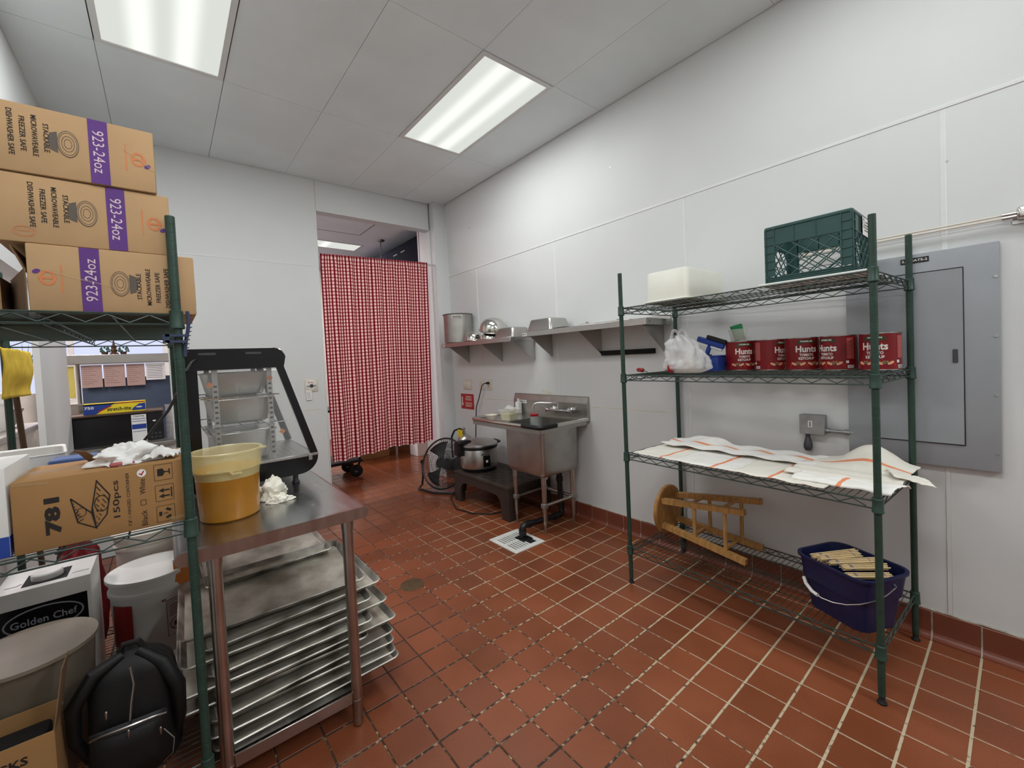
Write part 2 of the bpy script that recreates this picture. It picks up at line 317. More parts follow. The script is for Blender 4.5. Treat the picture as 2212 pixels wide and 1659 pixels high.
# ------------------------------------------------------------------ mesh helpers
RNG = random.Random(7)
class MB:
    def __init__(self, M=None): self.v = []; self.f = []; self.M = M or Matrix(); self.uv = None
    def add(self, vs, fs):
        o = len(self.v); self.v += [self.M @ Vector(p) for p in vs]; self.f += [tuple(i + o for i in f) for f in fs]; return self
    def box(self, x0, x1, y0, y1, z0, z1):
        return self.add([(x0,y0,z0),(x1,y0,z0),(x1,y1,z0),(x0,y1,z0),(x0,y0,z1),(x1,y0,z1),(x1,y1,z1),(x0,y1,z1)],
                        [(0,3,2,1),(4,5,6,7),(0,1,5,4),(1,2,6,5),(2,3,7,6),(3,0,4,7)])
    def rbox(self, x0, x1, y0, y1, z0, z1, r=.005, seg=2):
        bm = bmesh.new(); bmesh.ops.create_cube(bm, size=1)
        for v in bm.verts: v.co = Vector(((x0+x1)/2 + v.co.x*(x1-x0), (y0+y1)/2 + v.co.y*(y1-y0), (z0+z1)/2 + v.co.z*(z1-z0)))
        bmesh.ops.bevel(bm, geom=list(bm.edges), offset=min(r, .49*min(x1-x0, y1-y0, z1-z0)), segments=seg, profile=.5, affect='EDGES')
        return self.frombm(bm)
    def frombm(self, bm):
        bm.verts.index_update()
        self.add([v.co.copy() for v in bm.verts], [[v.index for v in f.verts] for f in bm.faces]); bm.free(); return self
    def cyl(self, p0, p1, r0, r1=None, n=16, caps=True):
        r1 = r0 if r1 is None else r1
        p0 = Vector(p0); p1 = Vector(p1); d = (p1-p0).normalized()
        a = d.orthogonal().normalized(); b = d.cross(a)
        vs = []
        for p, r in ((p0, r0), (p1, r1)):
            for i in range(n):
                t = 2*pi*i/n; vs.append(p + a*(r*cos(t)) + b*(r*sin(t)))
        fs = [(i, (i+1) % n, n+(i+1) % n, n+i) for i in range(n)]
        if caps: fs += [tuple(range(n-1, -1, -1)), tuple(range(n, 2*n))]
        return self.add(vs, fs)
    def tube(self, pts, r, n=8, closed=False, caps=True):
        pts = [Vector(p) for p in pts]; m = len(pts); rs = r if isinstance(r, (list, tuple)) else [r]*m
        tg = []
        for i in range(m):
            if closed: t = pts[(i+1) % m] - pts[i-1]
            else: t = pts[min(i+1, m-1)] - pts[max(i-1, 0)]
            tg.append(t.normalized() if t.length > 1e-9 else Vector((0,0,1)))
        a = tg[0].orthogonal().normalized(); vs = []
        for i in range(m):
            a = (a - tg[i]*a.dot(tg[i]))
            a = a.normalized() if a.length > 1e-6 else tg[i].orthogonal().normalized()
            b = tg[i].cross(a)
            for k in range(n):
                t = 2*pi*k/n; vs.append(pts[i] + a*(rs[i]*cos(t)) + b*(rs[i]*sin(t)))
        fs = []
        for i in range(m if closed else m-1):
            j = (i+1) % m
            for k in range(n): fs.append((i*n+k, i*n+(k+1) % n, j*n+(k+1) % n, j*n+k))
        if caps and not closed: fs += [tuple(range(n-1, -1, -1)), tuple(range((m-1)*n, m*n))]
        return self.add(vs, fs)
    def lathe(self, prof, n=32, c=(0,0,0), caps=True, sx=1, sy=1):
        vs = [(c[0]+sx*r*cos(2*pi*i/n), c[1]+sy*r*sin(2*pi*i/n), c[2]+z) for r, z in prof for i in range(n)]
        fs = []
        for j in range(len(prof)-1):
            for i in range(n): fs.append((j*n+i, j*n+(i+1) % n, (j+1)*n+(i+1) % n, (j+1)*n+i))
        if caps: fs += [tuple(range(n-1, -1, -1)), tuple(range((len(prof)-1)*n, len(prof)*n))]
        return self.add(vs, fs)
    def prism(self, poly, fn0, fn1):
        """poly 2-D, fn0/fn1 map (u,v) to 3-D for the two caps"""
        n = len(poly); vs = [fn0(*p) for p in poly] + [fn1(*p) for p in poly]
        fs = [tuple(range(n-1, -1, -1)), tuple(range(n, 2*n))] + [(i, (i+1) % n, n+(i+1) % n, n+i) for i in range(n)]
        return self.add(vs, fs)
    def grid(self, fn, nu, nv, uvfn=None):
        vs = [fn(i/nu, j/nv) for j in range(nv+1) for i in range(nu+1)]
        fs = [(j*(nu+1)+i, j*(nu+1)+i+1, (j+1)*(nu+1)+i+1, (j+1)*(nu+1)+i) for j in range(nv) for i in range(nu)]
        if uvfn: self.uv = [uvfn(i/nu, j/nv) for j in range(nv+1) for i in range(nu+1)]
        return self.add(vs, fs)
    def build(self, name, m, parent=None, smooth=True, angle=38, kind=None, label=None, solid=0.0, recalc=False):
        me = bpy.data.meshes.new(name); me.from_pydata([tuple(v) for v in self.v], [], self.f)
        if recalc:
            bm = bmesh.new(); bm.from_mesh(me); bmesh.ops.recalc_face_normals(bm, faces=bm.faces); bm.to_mesh(me); bm.free()
        if self.uv:
            ul = me.uv_layers.new(name='UVMap')
            for l in me.loops: ul.data[l.index].uv = self.uv[l.vertex_index]
        if smooth:
            me.polygons.foreach_set('use_smooth', [True]*len(me.polygons)); me.set_sharp_from_angle(angle=rad(angle))
        me.materials.append(m)
        return obj(name, me, parent, kind, label, solid)
def obj(name, me, parent=None, kind=None, label=None, solid=0.0):
    o = bpy.data.objects.new(name, me); COL.objects.link(o)
    if parent: o.parent = parent
    if kind: o['kind'] = kind
    if label: o['label'] = label
    if solid:
        s = o.modifiers.new('thickness', 'SOLIDIFY'); s.thickness = solid; s.offset = 0
    return o
def thing(name, label, cat, loc=(0,0,0), rz=0.0, group=None, rot=None):
    o = bpy.data.objects.new(name, None); COL.objects.link(o); o.empty_display_size = .05
    o.location = loc; o.rotation_euler = rot if rot else (0, 0, rz)
    o['label'] = label; o['category'] = cat
    if group: o['group'] = group
    return o
def tag(o, label, cat, group=None):
    o['label'] = label; o['category'] = cat
    if group: o['group'] = group
    return o
def copytree(o, parent=None):
    c = o.copy(); COL.objects.link(c); c.parent = parent
    for ch in o.children: copytree(ch, c)
    return c
def B(x0, x1, y0, y1, z0, z1): return MB().box(x0, x1, y0, y1, z0, z1)
def RB(x0, x1, y0, y1, z0, z1, r=.005, seg=2): return MB().rbox(x0, x1, y0, y1, z0, z1, r, seg)
def struct(o): o['kind'] = 'structure'; return o
def arc(cx, cy, r, a0, a1, n): return [(cx + r*cos(a0+(a1-a0)*i/n), cy + r*sin(a0+(a1-a0)*i/n)) for i in range(n+1)]
def rrect(x0, x1, y0, y1, r, n=4):
    return (arc(x1-r, y0+r, r, -pi/2, 0, n) + arc(x1-r, y1-r, r, 0, pi/2, n) + arc(x0+r, y1-r, r, pi/2, pi, n) + arc(x0+r, y0+r, r, pi, 1.5*pi, n))
# ---- flat print (text, lines, patches) laid on a surface through a map (u,v)->3-D
TXT = {}
def text2d(s, bold=0.0):
    k = (s, bold)
    if k in TXT: return TXT[k]
    cu = bpy.data.curves.new('txt', 'FONT'); cu.body = s; cu.size = 1; cu.align_x = 'CENTER'; cu.align_y = 'CENTER'; cu.resolution_u = 2; cu.offset = bold
    o = bpy.data.objects.new('txt', cu); COL.objects.link(o)
    dg = bpy.context.evaluated_depsgraph_get(); dg.update()
    me = bpy.data.meshes.new_from_object(o.evaluated_get(dg))
    vs = [(v.co.x, v.co.y) for v in me.vertices]; fs = [tuple(p.vertices) for p in me.polygons]
    if vs:
        x0 = min(p[0] for p in vs); x1 = max(p[0] for p in vs); y0 = min(p[1] for p in vs); y1 = max(p[1] for p in vs)
        vs = [(p[0]-(x0+x1)/2, p[1]-(y0+y1)/2) for p in vs]
        TXT[k] = (vs, fs, x1-x0, y1-y0)
    else: TXT[k] = ([], [], 1, 1)
    bpy.data.objects.remove(o); bpy.data.curves.remove(cu); bpy.data.meshes.remove(me)
    return TXT[k]
class Print:
    """collects 2-D shapes; fm(u,v) -> surface point (already lifted off the surface); later shapes sit a hair apart"""
    def __init__(self, fm): self.fm = fm; self.mb = MB(); self.k = 0
    def put(self, pts, fs):
        vs = [Vector(self.fm(*p)) for p in pts]
        if vs and fs:
            n = Vector((0, 0, 0))
            for f in fs[:6]: n += (vs[f[1]]-vs[f[0]]).cross(vs[f[2]]-vs[f[0]])
            if n.length > 0: n = n.normalized()*(self.k*1.2e-5); vs = [v+n for v in vs]
        self.k += 1; self.mb.add(vs, fs); return self
    def text(self, s, u, v, h, rot=0.0, width=None, bold=0.0):
        vs, fs, w0, h0 = text2d(s, bold); sy = h / max(h0, .3); sx = width / w0 if width else sy
        c, s_ = cos(rot), sin(rot)
        return self.put([(u + x*sx*c - y*sy*s_, v + x*sx*s_ + y*sy*c) for x, y in vs], fs)
    def poly(self, pts): return self.put(pts, [tuple(range(len(pts)))])
    def rect(self, u0, u1, v0, v1, n=1):
        vs = []; fs = []
        for i in range(n+1):
            u = u0 + (u1-u0)*i/n; vs += [(u, v0), (u, v1)]
        for i in range(n): fs.append((2*i, 2*i+2, 2*i+3, 2*i+1))
        return self.put(vs, fs)
    def line(self, pts, w, closed=False):
        pts = [Vector(p) for p in pts]; m = len(pts); vs = []
        for i in range(m):
            a = pts[i]-pts[i-1] if (closed or i > 0) else pts[1]-pts[0]
            b = pts[(i+1) % m]-pts[i] if (closed or i < m-1) else a
            a = a.normalized(); b = b.normalized(); t = a+b
            t = t.normalized() if t.length > .3 else b
            q = Vector((-t.y, t.x)); c = max(.35, q.dot(Vector((-b.y, b.x)))); q = q*(w/2/c)
            vs += [pts[i]-q, pts[i]+q]
        fs = [(2*i, 2*((i+1) % m), 2*((i+1) % m)+1, 2*i+1) for i in range(m if closed else m-1)]
        return self.put(vs, fs)
    def ell(self, u, v, a, b, rot=0, n=24):
        c, s = cos(rot), sin(rot)
        return self.poly([(u + a*cos(t)*c - b*sin(t)*s, v + a*cos(t)*s + b*sin(t)*c) for t in [2*pi*i/n for i in range(n)]])
    def ring(self, u, v, a, b, w, rot=0, n=28):
        c, s = cos(rot), sin(rot)
        return self.line([(u + a*cos(t)*c - b*sin(t)*s, v + a*cos(t)*s + b*sin(t)*c) for t in [2*pi*i/n for i in range(n)]], w, True)
    def build(self, name, m, parent, label=None):
        return self.mb.build(name, m, parent, smooth=False, label=label, kind='stuff' if len(self.mb.f) > 1 else None)
def flat(o, u, v, lift=.0006):
    o = Vector(o); u = Vector(u); v = Vector(v); n = u.cross(v)*lift
    return lambda a, b: o + u*a + v*b + n
def onside(r, z0, lift=.0006, c=(0,0), a0=0.0):
    return lambda u, v: Vector((c[0] + (r+lift)*cos(a0+u/r), c[1] + (r+lift)*sin(a0+u/r), z0+v))

# ------------------------------------------------------------------ the room
XW, YB, XL, YF = 1.24, 3.50, -2.08, -5.10
T = 0.158
# --- floor: grout bed, the 300 largest tiles as single objects, the rest joined
floor = struct(B(XL-2.6, 2.7, YF, 7.6, -.10, -.0022).build('floor', M_GROUT, smooth=False))
def tile_mesh(w, d, name='tile'):
    g = .0045; c = .0016; x0, x1, y0, y1 = g*.62, w-g*.6, g*1.0, d-g
    mb = MB()
    mb.add([(x0,y0,-.006),(x1,y0,-.006),(x1,y1,-.006),(x0,y1,-.006),(x0,y0,-c),(x1,y0,-c),(x1,y1,-c),(x0,y1,-c),
            (x0+c,y0+c,0),(x1-c,y0+c,0),(x1-c,y1-c,0),(x0+c,y1-c,0)],
           [(0,1,5,4),(1,2,6,5),(2,3,7,6),(3,0,4,7),(4,5,9,8),(5,6,10,9),(6,7,11,10),(7,4,8,11),(8,9,10,11)])
    return mb
def mesh_of(mb, name, m):
    me = bpy.data.meshes.new(name); me.from_pydata([tuple(v) for v in mb.v], [], mb.f); me.materials.append(m); return me
ME_TILE = mesh_of(tile_mesh(T, T), 'tile', M_TILE)
ME_TCUT = mesh_of(tile_mesh(.098, T), 'tile', M_TILE)
def project(p):
    d = Vector(p) - CP; z = d.dot(CF)
    if z < .05: return None
    return (1106 + 910.95*d.dot(CR)/z, 800.7 - 910.95*d.dot(CU)/z)
cells = []
for i in range(-14, 17):
    for j in range(-32, 48):
        x, y = i*T, j*T
        if y > YB-.1 and not (-.5 < x < .95 or (x >= .95 and y > 3.82)): continue
        if y <= YB-.1 and i > 7: continue
        cut = (i == 7 and y < YB)
        ps = [project((x+a, y+b, 0)) for a, b in ((0,0),(T,0),(T,T),(0,T))]
        ar = 0
        if all(ps):
            cx = sum(p[0] for p in ps)/4; cy = sum(p[1] for p in ps)/4
            if -40 < cx < 2250 and 600 < cy < 1700 and not (x < -.95 and y > .45):
                ar = abs(sum(ps[k][0]*ps[(k+1) % 4][1]-ps[(k+1) % 4][0]*ps[k][1] for k in range(4)))/2
        cells.append((ar, x, y, cut))
cells.sort(key=lambda c: -c[0])
rest = MB()
for k, (ar, x, y, cut) in enumerate(cells):
    z = RNG.uniform(-.0005, .0003)
    if k < 298 and ar > 0:
        o = obj('tile', ME_TCUT if cut else ME_TILE, floor); o.location = (x, y, z)
    else:
        t = tile_mesh(.098 if cut else T, T); rest.add([Vector(v)+Vector((x, y, z)) for v in t.v], t.f)
o = rest.build('tile_field', M_TILE, floor, smooth=False, kind='stuff')

# --- cove base along the right wall
base = struct(MB().prism([(1.2395,0),(1.2395,.122),(1.231,.122),(1.231,.035),(1.221,.012),(1.206,-.002)], lambda u, v: (u, YF, v), lambda u, v: (u, 3.40, v)).build('baseboard_right', M_WGROUT, smooth=False))
prof = [(1.238,.1265),(1.231,.1265),(1.2275,.123),(1.2265,.045)] + [(1.1965+.03*cos(a), .034-.03*sin(a)) for a in (0.25,.6,.95,1.3,1.57)] + [(1.1965,-.001),(1.238,-.001)]
cw = .1525
ME_COVE = mesh_of(MB().prism(prof, lambda u, v: (u, 0, v), lambda u, v: (u, cw, v)), 'cove_tile', M_COVE)
for j in range(-12, 21):
    o = obj('cove_tile', ME_COVE, base); o.location = (RNG.uniform(-.0008, .0008), j*T+.003, RNG.uniform(-.001, .001))
gr_ = [(XW-.003+RNG.uniform(-.0015, .0015), -1.9+.05*i, .1285+RNG.uniform(-.002, .003)) for i in range(106)]
MB().tube(gr_, [.0035+RNG.uniform(0, .002) for _ in gr_], 5).build('caulk_bead', mat('grimy_caulk', (176, 170, 156), .9, var=.2, scale=30), base)
struct(MB().prism([(0,0),(0,.125),(-.012,.125),(-.014,.03),(-.04,0)], lambda u, v: (1.07, 3.40+u, v), lambda u, v: (1.225, 3.40+u, v)).build('baseboard_column', M_COVE, smooth=False))

# --- right wall
wr = struct(B(XW+.004, XW+.14, YF, 3.9, -.05, ZC+.05).build('wall_right', M_WALL, smooth=False))
ys = [YF, -4.51, -3.29, -2.07, -.85, .37, 1.59, 2.81, 3.40]
for a, b in zip(ys[:-1], ys[1:]):
    B(XW, XW+.006, a+.003, b-.003, .02, 2.436).build('panel', M_WALL, wr, smooth=False)
    if b < 3.3: RB(XW-.0025, XW+.004, b-.009, b+.009, .125, 2.43, .002, 1).build('joint_strip', M_TRIM, wr)
B(XW, XW+.006, YF, 3.40, 2.448, ZC+.03).build('panel', M_WALL, wr, smooth=False)
RB(XW-.0035, XW+.004, YF, 3.395, 2.432, 2.450, .002, 1).build('joint_strip', M_TRIM, wr)
RB(XW-.001, XW+.003, .53, 2.86, .972, .977, .0008, 1).build('caulk_line', M_CAULK, wr)
for y, z in ((2.9,2.9),(3.25,2.72),(.95,2.85),(-.86,2.2)):
    MB().cyl((XW-.002, y, z), (XW+.002, y, z), .006, n=8).build('rivet', M_GALV, wr)

# --- back wall with doorway and serving hatch
DX0, DX1, DZ = -.23, 1.06, 3.005
PX1, PZ0, PZ1 = -1.472, .86, 2.10
mb = MB()
mb.box(PX1, DX0, YB+.004, YB+.12, -.05, ZC+.05); mb.box(DX0, DX1, YB+.004, YB+.12, DZ, ZC+.05)
mb.box(XL-.12, PX1, YB+.004, YB+.12, PZ1, ZC+.05); mb.box(XL-.12, PX1, YB+.004, YB+.12, -.05, PZ0)
wb = struct(mb.build('wall_back', M_WALL, smooth=False))
for x0, x1, z0, z1 in ((PX1, DX0, 0, 2.436), (PX1, DX0, 2.444, ZC+.03), (DX0+.006, DX1+.01, DZ, ZC+.03), (XL, PX1, 2.444, ZC+.03), (XL, PX1, PZ1, 2.436), (XL, PX1, 0, PZ0)):
    B(x0, x1-.002, YB, YB+.006, z0, z1).build('panel', M_WALL, wb, smooth=False)
B(PX1, DX0-.008, YB-.002, YB+.004, 2.435, 2.447).build('joint_strip', M_TRIM, wb, smooth=False)
RB(DX0-.012, DX0+.002, YB-.004, YB+.124, 0, DZ+.01, .002, 1).build('edge_trim', M_TRIM, wb)
B(-.004+DX0, DX0+.004, YB-.002, YB+.004, DZ, ZC).build('joint_strip', M_CREAM, wb, smooth=False)
B(-.50, -.30, YB-.0012, YB+.003, .985, .989).build('caulk_line', M_CAULK, wb, smooth=False)
RB(XL, PX1+.01, YB-.06, YB+.14, PZ0-.03, PZ0+.001, .004, 1).build('hatch_sill', M_STEEL2, wb)
struct(MB().box(DX1, XW+.14, YB, 3.816, -.05, ZC+.05).build('wall_jamb', M_WALL, smooth=False))
wc = struct(RB(1.07, XW+.02, 3.40, YB+.01, -.02, ZC+.03, .006, 3).build('wall_column', M_WALL))
RB(XW-.008, XW+.002, 3.392, 3.402, .125, ZC, .003, 2).build('corner_strip', M_TRIM, wc)
RB(1.066, 1.080, 3.396, 3.404, .125, ZC, .002, 1).build('corner_strip', M_TRIM, wc)
B(1.08, XW, 3.398, 3.402, 2.435, 2.445).build('joint_strip', M_TRIM, wc, smooth=False)

# --- left wall with hatch, wall behind the camera
mb = MB()
mb.box(XL-.12, XL, YF, 1.0, -.05, ZC+.05); mb.box(XL-.03, XL, 2.71, YB+.12, -.05, ZC+.05)
mb.box(XL-.12, XL, 1.0, 2.71, 2.0, ZC+.05); mb.box(XL-.12, XL, 1.0, 2.71, -.05, PZ0)
struct(mb.build('wall_left', M_WALL, smooth=False))
struct(B(XL-.12, XW+.14, YF-.12, YF, -.05, ZC+.05).build('wall_front', M_WALL, smooth=False))

# --- ceiling: flush panels with hairline gaps, troffers in five cells, the rearmost an added fill
ceil = struct(B(XL-.12, XW+.14, YF-.12, YB+.12, ZC+.012, ZC+.08).build('ceiling', M_DARKGAP, smooth=False))
xs = [XL, -1.71, -1.10, -.49, .12, .725, XW]; yy = [YF, -3.87, -2.64, -1.42, -.20, 1.025, 2.25, YB]
for i in range(len(xs)-1):
    for j in range(len(yy)-1):
        cx, cy = (xs[i]+xs[i+1])/2, (yy[j]+yy[j+1])/2
        if any(abs(cx-t[0]) < .1 and abs(cy-t[1]) < .1 for t in TROFFERS): continue
        e = .0016 if (i + j) % 3 else .0008
        B(xs[i]+e, xs[i+1]-e - (.004 if i == 5 else 0) - (.006 if i == 5 and j == 6 else 0), yy[j]+e, yy[j+1]-e - (.004 if j == 6 and i >= 2 else 0) - (.014 if j == 6 and i == 5 else 0), ZC+RNG.uniform(-.0006, .0006), ZC+.012).build('ceiling_panel', M_CEIL, ceil, smooth=False)
tl = ['ceiling light nearest the right wall, above the doorway side', 'ceiling light above the stacked cartons at left',
      'ceiling light out of frame over the right wire shelving', 'ceiling light out of frame over the camera', 'ceiling light added unseen far behind the camera as fill']
for k, (x, y) in enumerate(TROFFERS):
    t = thing('ceiling_light', 'long rectangular fluorescent ' + tl[k], 'light', (x, y, ZC), 0, 'recessed fluorescent troffers')
    fr = MB(); w, d = .3005, .6105
    for a, b, c, e in ((-w, w, -d, -d+.032), (-w, w, d-.032, d), (-w, -w+.030, -d+.032, d-.032), (w-.030, w, -d+.032, d-.032)): fr.box(a, b, c, e, -.006, .012)
    fr.build('frame', M_TRIM, t, smooth=False)
    B(-w+.030, w-.030, -d+.032, d-.032, .000, .004).build('lens', M_LENS, t, smooth=False)

# ------------------------------------------------------------------ rooms beyond the doorway and hatches
struct(B(-4.7, 2.7, YB+.12, 7.6, ZC, ZC+.1).build('ceiling_back_room', M_CEIL, smooth=False))
struct(B(-4.7, XL-.12, -.6, YB+.12, ZC, ZC+.1).build('ceiling_side_room', M_CEIL, smooth=False))
mb = MB(); mb.box(-4.7, 2.7, 7.5, 7.6, -.05, 1.05); mb.box(-4.7, 2.7, 7.5, 7.6, 2.75, ZC); mb.box(.6, 2.7, 7.5, 7.6, 1.05, 2.75)
wf = struct(mb.build('wall_back_room_far', M_BUFF, smooth=False))
struct(B(2.6, 2.7, 3.8, 7.6, -.05, ZC).build('wall_back_room_right', M_BUFF, smooth=False))
struct(B(XW+.14, 2.7, 3.70, 3.816, -.05, ZC).build('wall_back_room_near', M_BUFF, smooth=False))
struct(B(-4.7, -4.6, -.6, 7.6, -.05, ZC).build('wall_side_room_left', M_BUFF, smooth=False))
struct(B(-4.7, XL-.12, -.6, -.5, -.05, ZC).build('wall_side_room_near', M_BUFF, smooth=False))
win = struct(MB().box(-4.6, .6, 7.53, 7.57, 1.05, 1.11).box(-4.6, .6, 7.53, 7.57, 2.69, 2.75).build('window_1', M_WHITEM, smooth=False))
for k in range(6):
    x = -4.6 + k*1.04
    B(x-.03, x+.03, 7.53, 7.57, 1.11, 2.69).build('mullion', M_WHITEM, win, smooth=False)
    if k < 5: B(x+.03, x+1.01, 7.548, 7.552, 1.11, 2.69).build('pane', M_GLASS, win, smooth=False)
for x, y, sx, sy, l in ((.42, 5.8, .60, .17, 'slim bright ceiling light seen through the doorway above the curtain'), (-2.6, 5.6, .6, .3, 'ceiling light of the back room behind the serving hatch'), (-3.3, 2.6, .3, .6, 'ceiling light of the side room beyond the left hatch')):
    t = thing('ceiling_light', l, 'light', (x, y, ZC))
    fr = MB().box(-sx-.03, sx+.03, -sy-.03, -sy, -.006, .0); fr.box(-sx-.03, sx+.03, sy, sy+.03, -.006, 0); fr.box(-sx-.03, -sx, -sy, sy, -.006, 0); fr.box(sx, sx+.03, -sy, sy, -.006, 0)
    fr.build('frame', M_TRIM, t, smooth=False)
    B(-sx, sx, -sy, sy, -.005, -.001).build('lens', M_LENS, t, smooth=False)
# access panel line in the back room ceiling
ap = thing('ceiling_hatch', 'square access hatch outlined in the back room ceiling', 'hatch', (.35, 4.75, ZC))
MB().box(-.55, .45, .34, .35, -.006, 0).box(.45, .46, -.34, .35, -.006, 0).box(-.55, .45, -.34, -.33, -.006, 0).build('frame', M_GREYINK, ap, smooth=False)
B(-.55, .45, -.33, .34, -.004, -.0005).build('hatch_panel', M_CEIL, ap, smooth=False)

# ------------------------------------------------------------------ wire shelving
def wire_shelf_mesh(L, D, sgn):
    """frame (perimeter trusses) and deck wires of one shelf, local: x 0..L, y 0..sgn*D, top at z 0"""
    fr = MB(); y1 = sgn*D; zl = -.030; r = .0034
    def side(a, b, n):
        a = Vector(a); b = Vector(b); e = (b-a).normalized()*.016
        fr.tube([a+e, b-e], r, 6); fr.tube([a+e+Vector((0,0,zl)), b-e+Vector((0,0,zl))], r*.9, 6)
        pts = []
        for i in range(2*n+1):
            t = .03 + .94*i/(2*n); pts.append(a + (b-a)*t + Vector((0, 0, -.004 if i % 2 else zl+.004)))
        fr.tube(pts, .0023, 5)
    side((0,0,0), (L,0,0), 13); side((0,y1,0), (L,y1,0), 13); side((0,0,0), (0,y1,0), 6); side((L,0,0), (L,y1,0), 6)
    for t in (.25, .5, .75):
        y = y1*t; fr.tube([(.004, y, -.006), (L-.004, y, -.006)], .0028, 5)
    fr.tube([(.004, y1*.5, -.026), (L-.004, y1*.5, -.026)], .0024, 5)
    pts = [(.02+(L-.04)*i/26, y1*.5, -.008 if i % 2 else -.025) for i in range(27)]; fr.tube(pts, .0018, 4)
    dk = MB(); n = int(L/.0255)
    for i in range(1, n):
        x = L*i/n; dk.tube([(x, 0, 0), (x, y1, 0)], .0016, 4, caps=False)
    return fr, dk
def shelving_unit(label, loc, rz, L, D, sgn, levels, H, dirty=None):
    t = thing('wire_shelving_unit', label, 'shelving', loc, rz, 'green wire shelving units')
    for x, y in ((0,0), (L,0), (0,sgn*D), (L,sgn*D)):
        p = MB(); z = .03; k = 0
        prof = [(.0122, .03)]
        while z < H-.03:                       # one-inch adjustment grooves turned into the post
            z += .0254; prof += [(.0127, z-.0012), (.01235, z-.0004), (.01235, z+.0004), (.0127, z+.0012)]
        prof += [(.0127, H-.002), (.0115, H)]
        post = p.lathe(prof, 14, (x, y, 0)).build('post', M_GREEN, t, angle=12)
        MB().lathe([(.016,0),(.016,.006),(.011,.012),(.009,.034)], 12, (x, y, 0)).build('foot', M_RUBBER, post)
    for z in levels:
        fr, dk = wire_shelf_mesh(L, D, sgn)
        f = fr.build('shelf', M_DGREEN, t); f.location = (0, 0, z)
        dk.build('wire_deck', M_DGREEN, f, kind='stuff')
        for x, y in ((0,0), (L,0), (0,sgn*D), (L,sgn*D)):
            MB().lathe([(.0155,.012),(.0172,.010),(.0185,-.034),(.0195,-.036),(.0195,-.042),(.0165,-.044)], 16, (x, y, 0)).build('collar', M_GREEN, f)
    return t
RZ = math.atan2(1.185, .058)
shelving_unit('dark green wire shelving unit against the right wall holding ketchup cans and towels', (.585, -.714, 0), RZ, 1.186, .57, -1, (.22, .795, 1.275, 1.68), 1.89)
shelving_unit('dark green wire shelving unit at the left edge stacked with cartons', (-1.465, .554, 0), pi/2, 1.186, .57, 1, (.20, .955, 1.590), 1.885)

# ------------------------------------------------------------------ right shelving, top shelf
ZT = 1.6835
cb = RB(.612, .955, -.700, -.305, ZT+.0002, ZT+.0105, .004, 2).build('cutting_board', M_WHITEP); tag(cb, 'thin white board lying under the green milk crate', 'board')
def milk_crate(loc, rz):
    t = thing('milk_crate', 'dark green plastic milk crate with diamond lattice sides on the top shelf', 'crate', loc, rz)
    w, h, th = .315, .252, .006
    for k in range(4):
        q = Matrix.Rotation(k*pi/2, 4, 'Z'); hw = w/2
        M = q @ Matrix.Translation((0, -hw, 0))
        s = MB(M)
        s.box(-hw+th, hw-th, 0, .003, .170, .236)                          # solid upper band
        s.box(-hw+.004, -hw+.036, 0, .003, .03, .17); s.box(hw-.036, hw-.004, 0, .003, .03, .17)
        s.box(-hw+th, hw-th, 0, .003, .0, .024)
        s.rbox(-hw, hw, -.004, .010, .236, h, .004, 1)                       # rim
        for z in (.008, .016, .024, .062, .098, .134, .170, .206): 
            s.box(-hw, -hw+.036, -.004, .002, z-.0015, z+.0015); s.box(hw-.036, hw, -.004, .002, z-.0015, z+.0015)
        for z in (.008, .016, .024, .170): s.box(-hw+.03, hw-.03, -.0035, .002, z-.0015, z+.0015)
        for x in (-hw+.003, -hw+.036, hw-.036, hw-.003): s.box(x-.0018, x+.0018, -.004, .003, .0, .24)
        for x in (-.045, .035): s.box(x-.0015, x+.0015, -.0035, .003, .17, .238)
        wall = s.build('side', M_CRATE, t, smooth=False)
        lt = MB(M); x0, x1, z0, z1 = -hw+.036, hw-.036, .024, .170             # diamond lattice clipped to the window
        for sg in (1, -1):
            for c in [i*.052 for i in range(-5, 10)]:
                pts = []
                for i in range(41):
                    x = x0 + (x1-x0)*i/40; z = z0 + c - .10 + sg*(x-x0)*.80 + (0 if sg > 0 else .14)
                    if z0 <= z <= z1: pts.append((x, z))
                if len(pts) > 2:
                    lt.tube([(pts[0][0], .0, pts[0][1]), (pts[-1][0], .0, pts[-1][1])], .0026, 5)
        lt.tube([(p[0], -.001, p[1]) for p in rrect(x0+.002, x1-.002, z0+.002, z1-.002, .038, 5)], .0022, 5, closed=True)
        lt.tube([(x0, 0, .09), (x1, 0, .09)], .0018, 5)
        if k == 0: lt.box(-.030, .012, .003, .006, .012, .085)
        lt.build('lattice', M_CRATE, wall)
    fl = MB()
    for i in range(9):
        a = -w/2+.01 + (w-.02)*i/8; fl.box(a-.0025, a+.0025, -w/2+.004, w/2-.004, .0, .005); fl.box(-w/2+.004, w/2-.004, a-.0025, a+.0025, .0, .005)
    fl.build('floor_grid', M_CRATE, t, smooth=False)
    lb = Print(flat((-.02, -w/2-.0055, .165), (1,0,0), (0,0,1))).rect(0, .10, 0, .075).build('paper_label', M_PAPER, t)
    pr = Print(flat((-.02, -w/2-.0063, .165), (1,0,0), (0,0,1)))
    for v, a, b in ((.058,.05,.09),(.045,.035,.095),(.034,.035,.09),(.022,.03,.092)): pr.line([(a, v), (b, v)], .004)
    pr.ring(.02, .05, .014, .018, .003); pr.build('label_print', M_GREYINK, lb)
    return t
milk_crate((.795, -.487, ZT+.0107), 0)
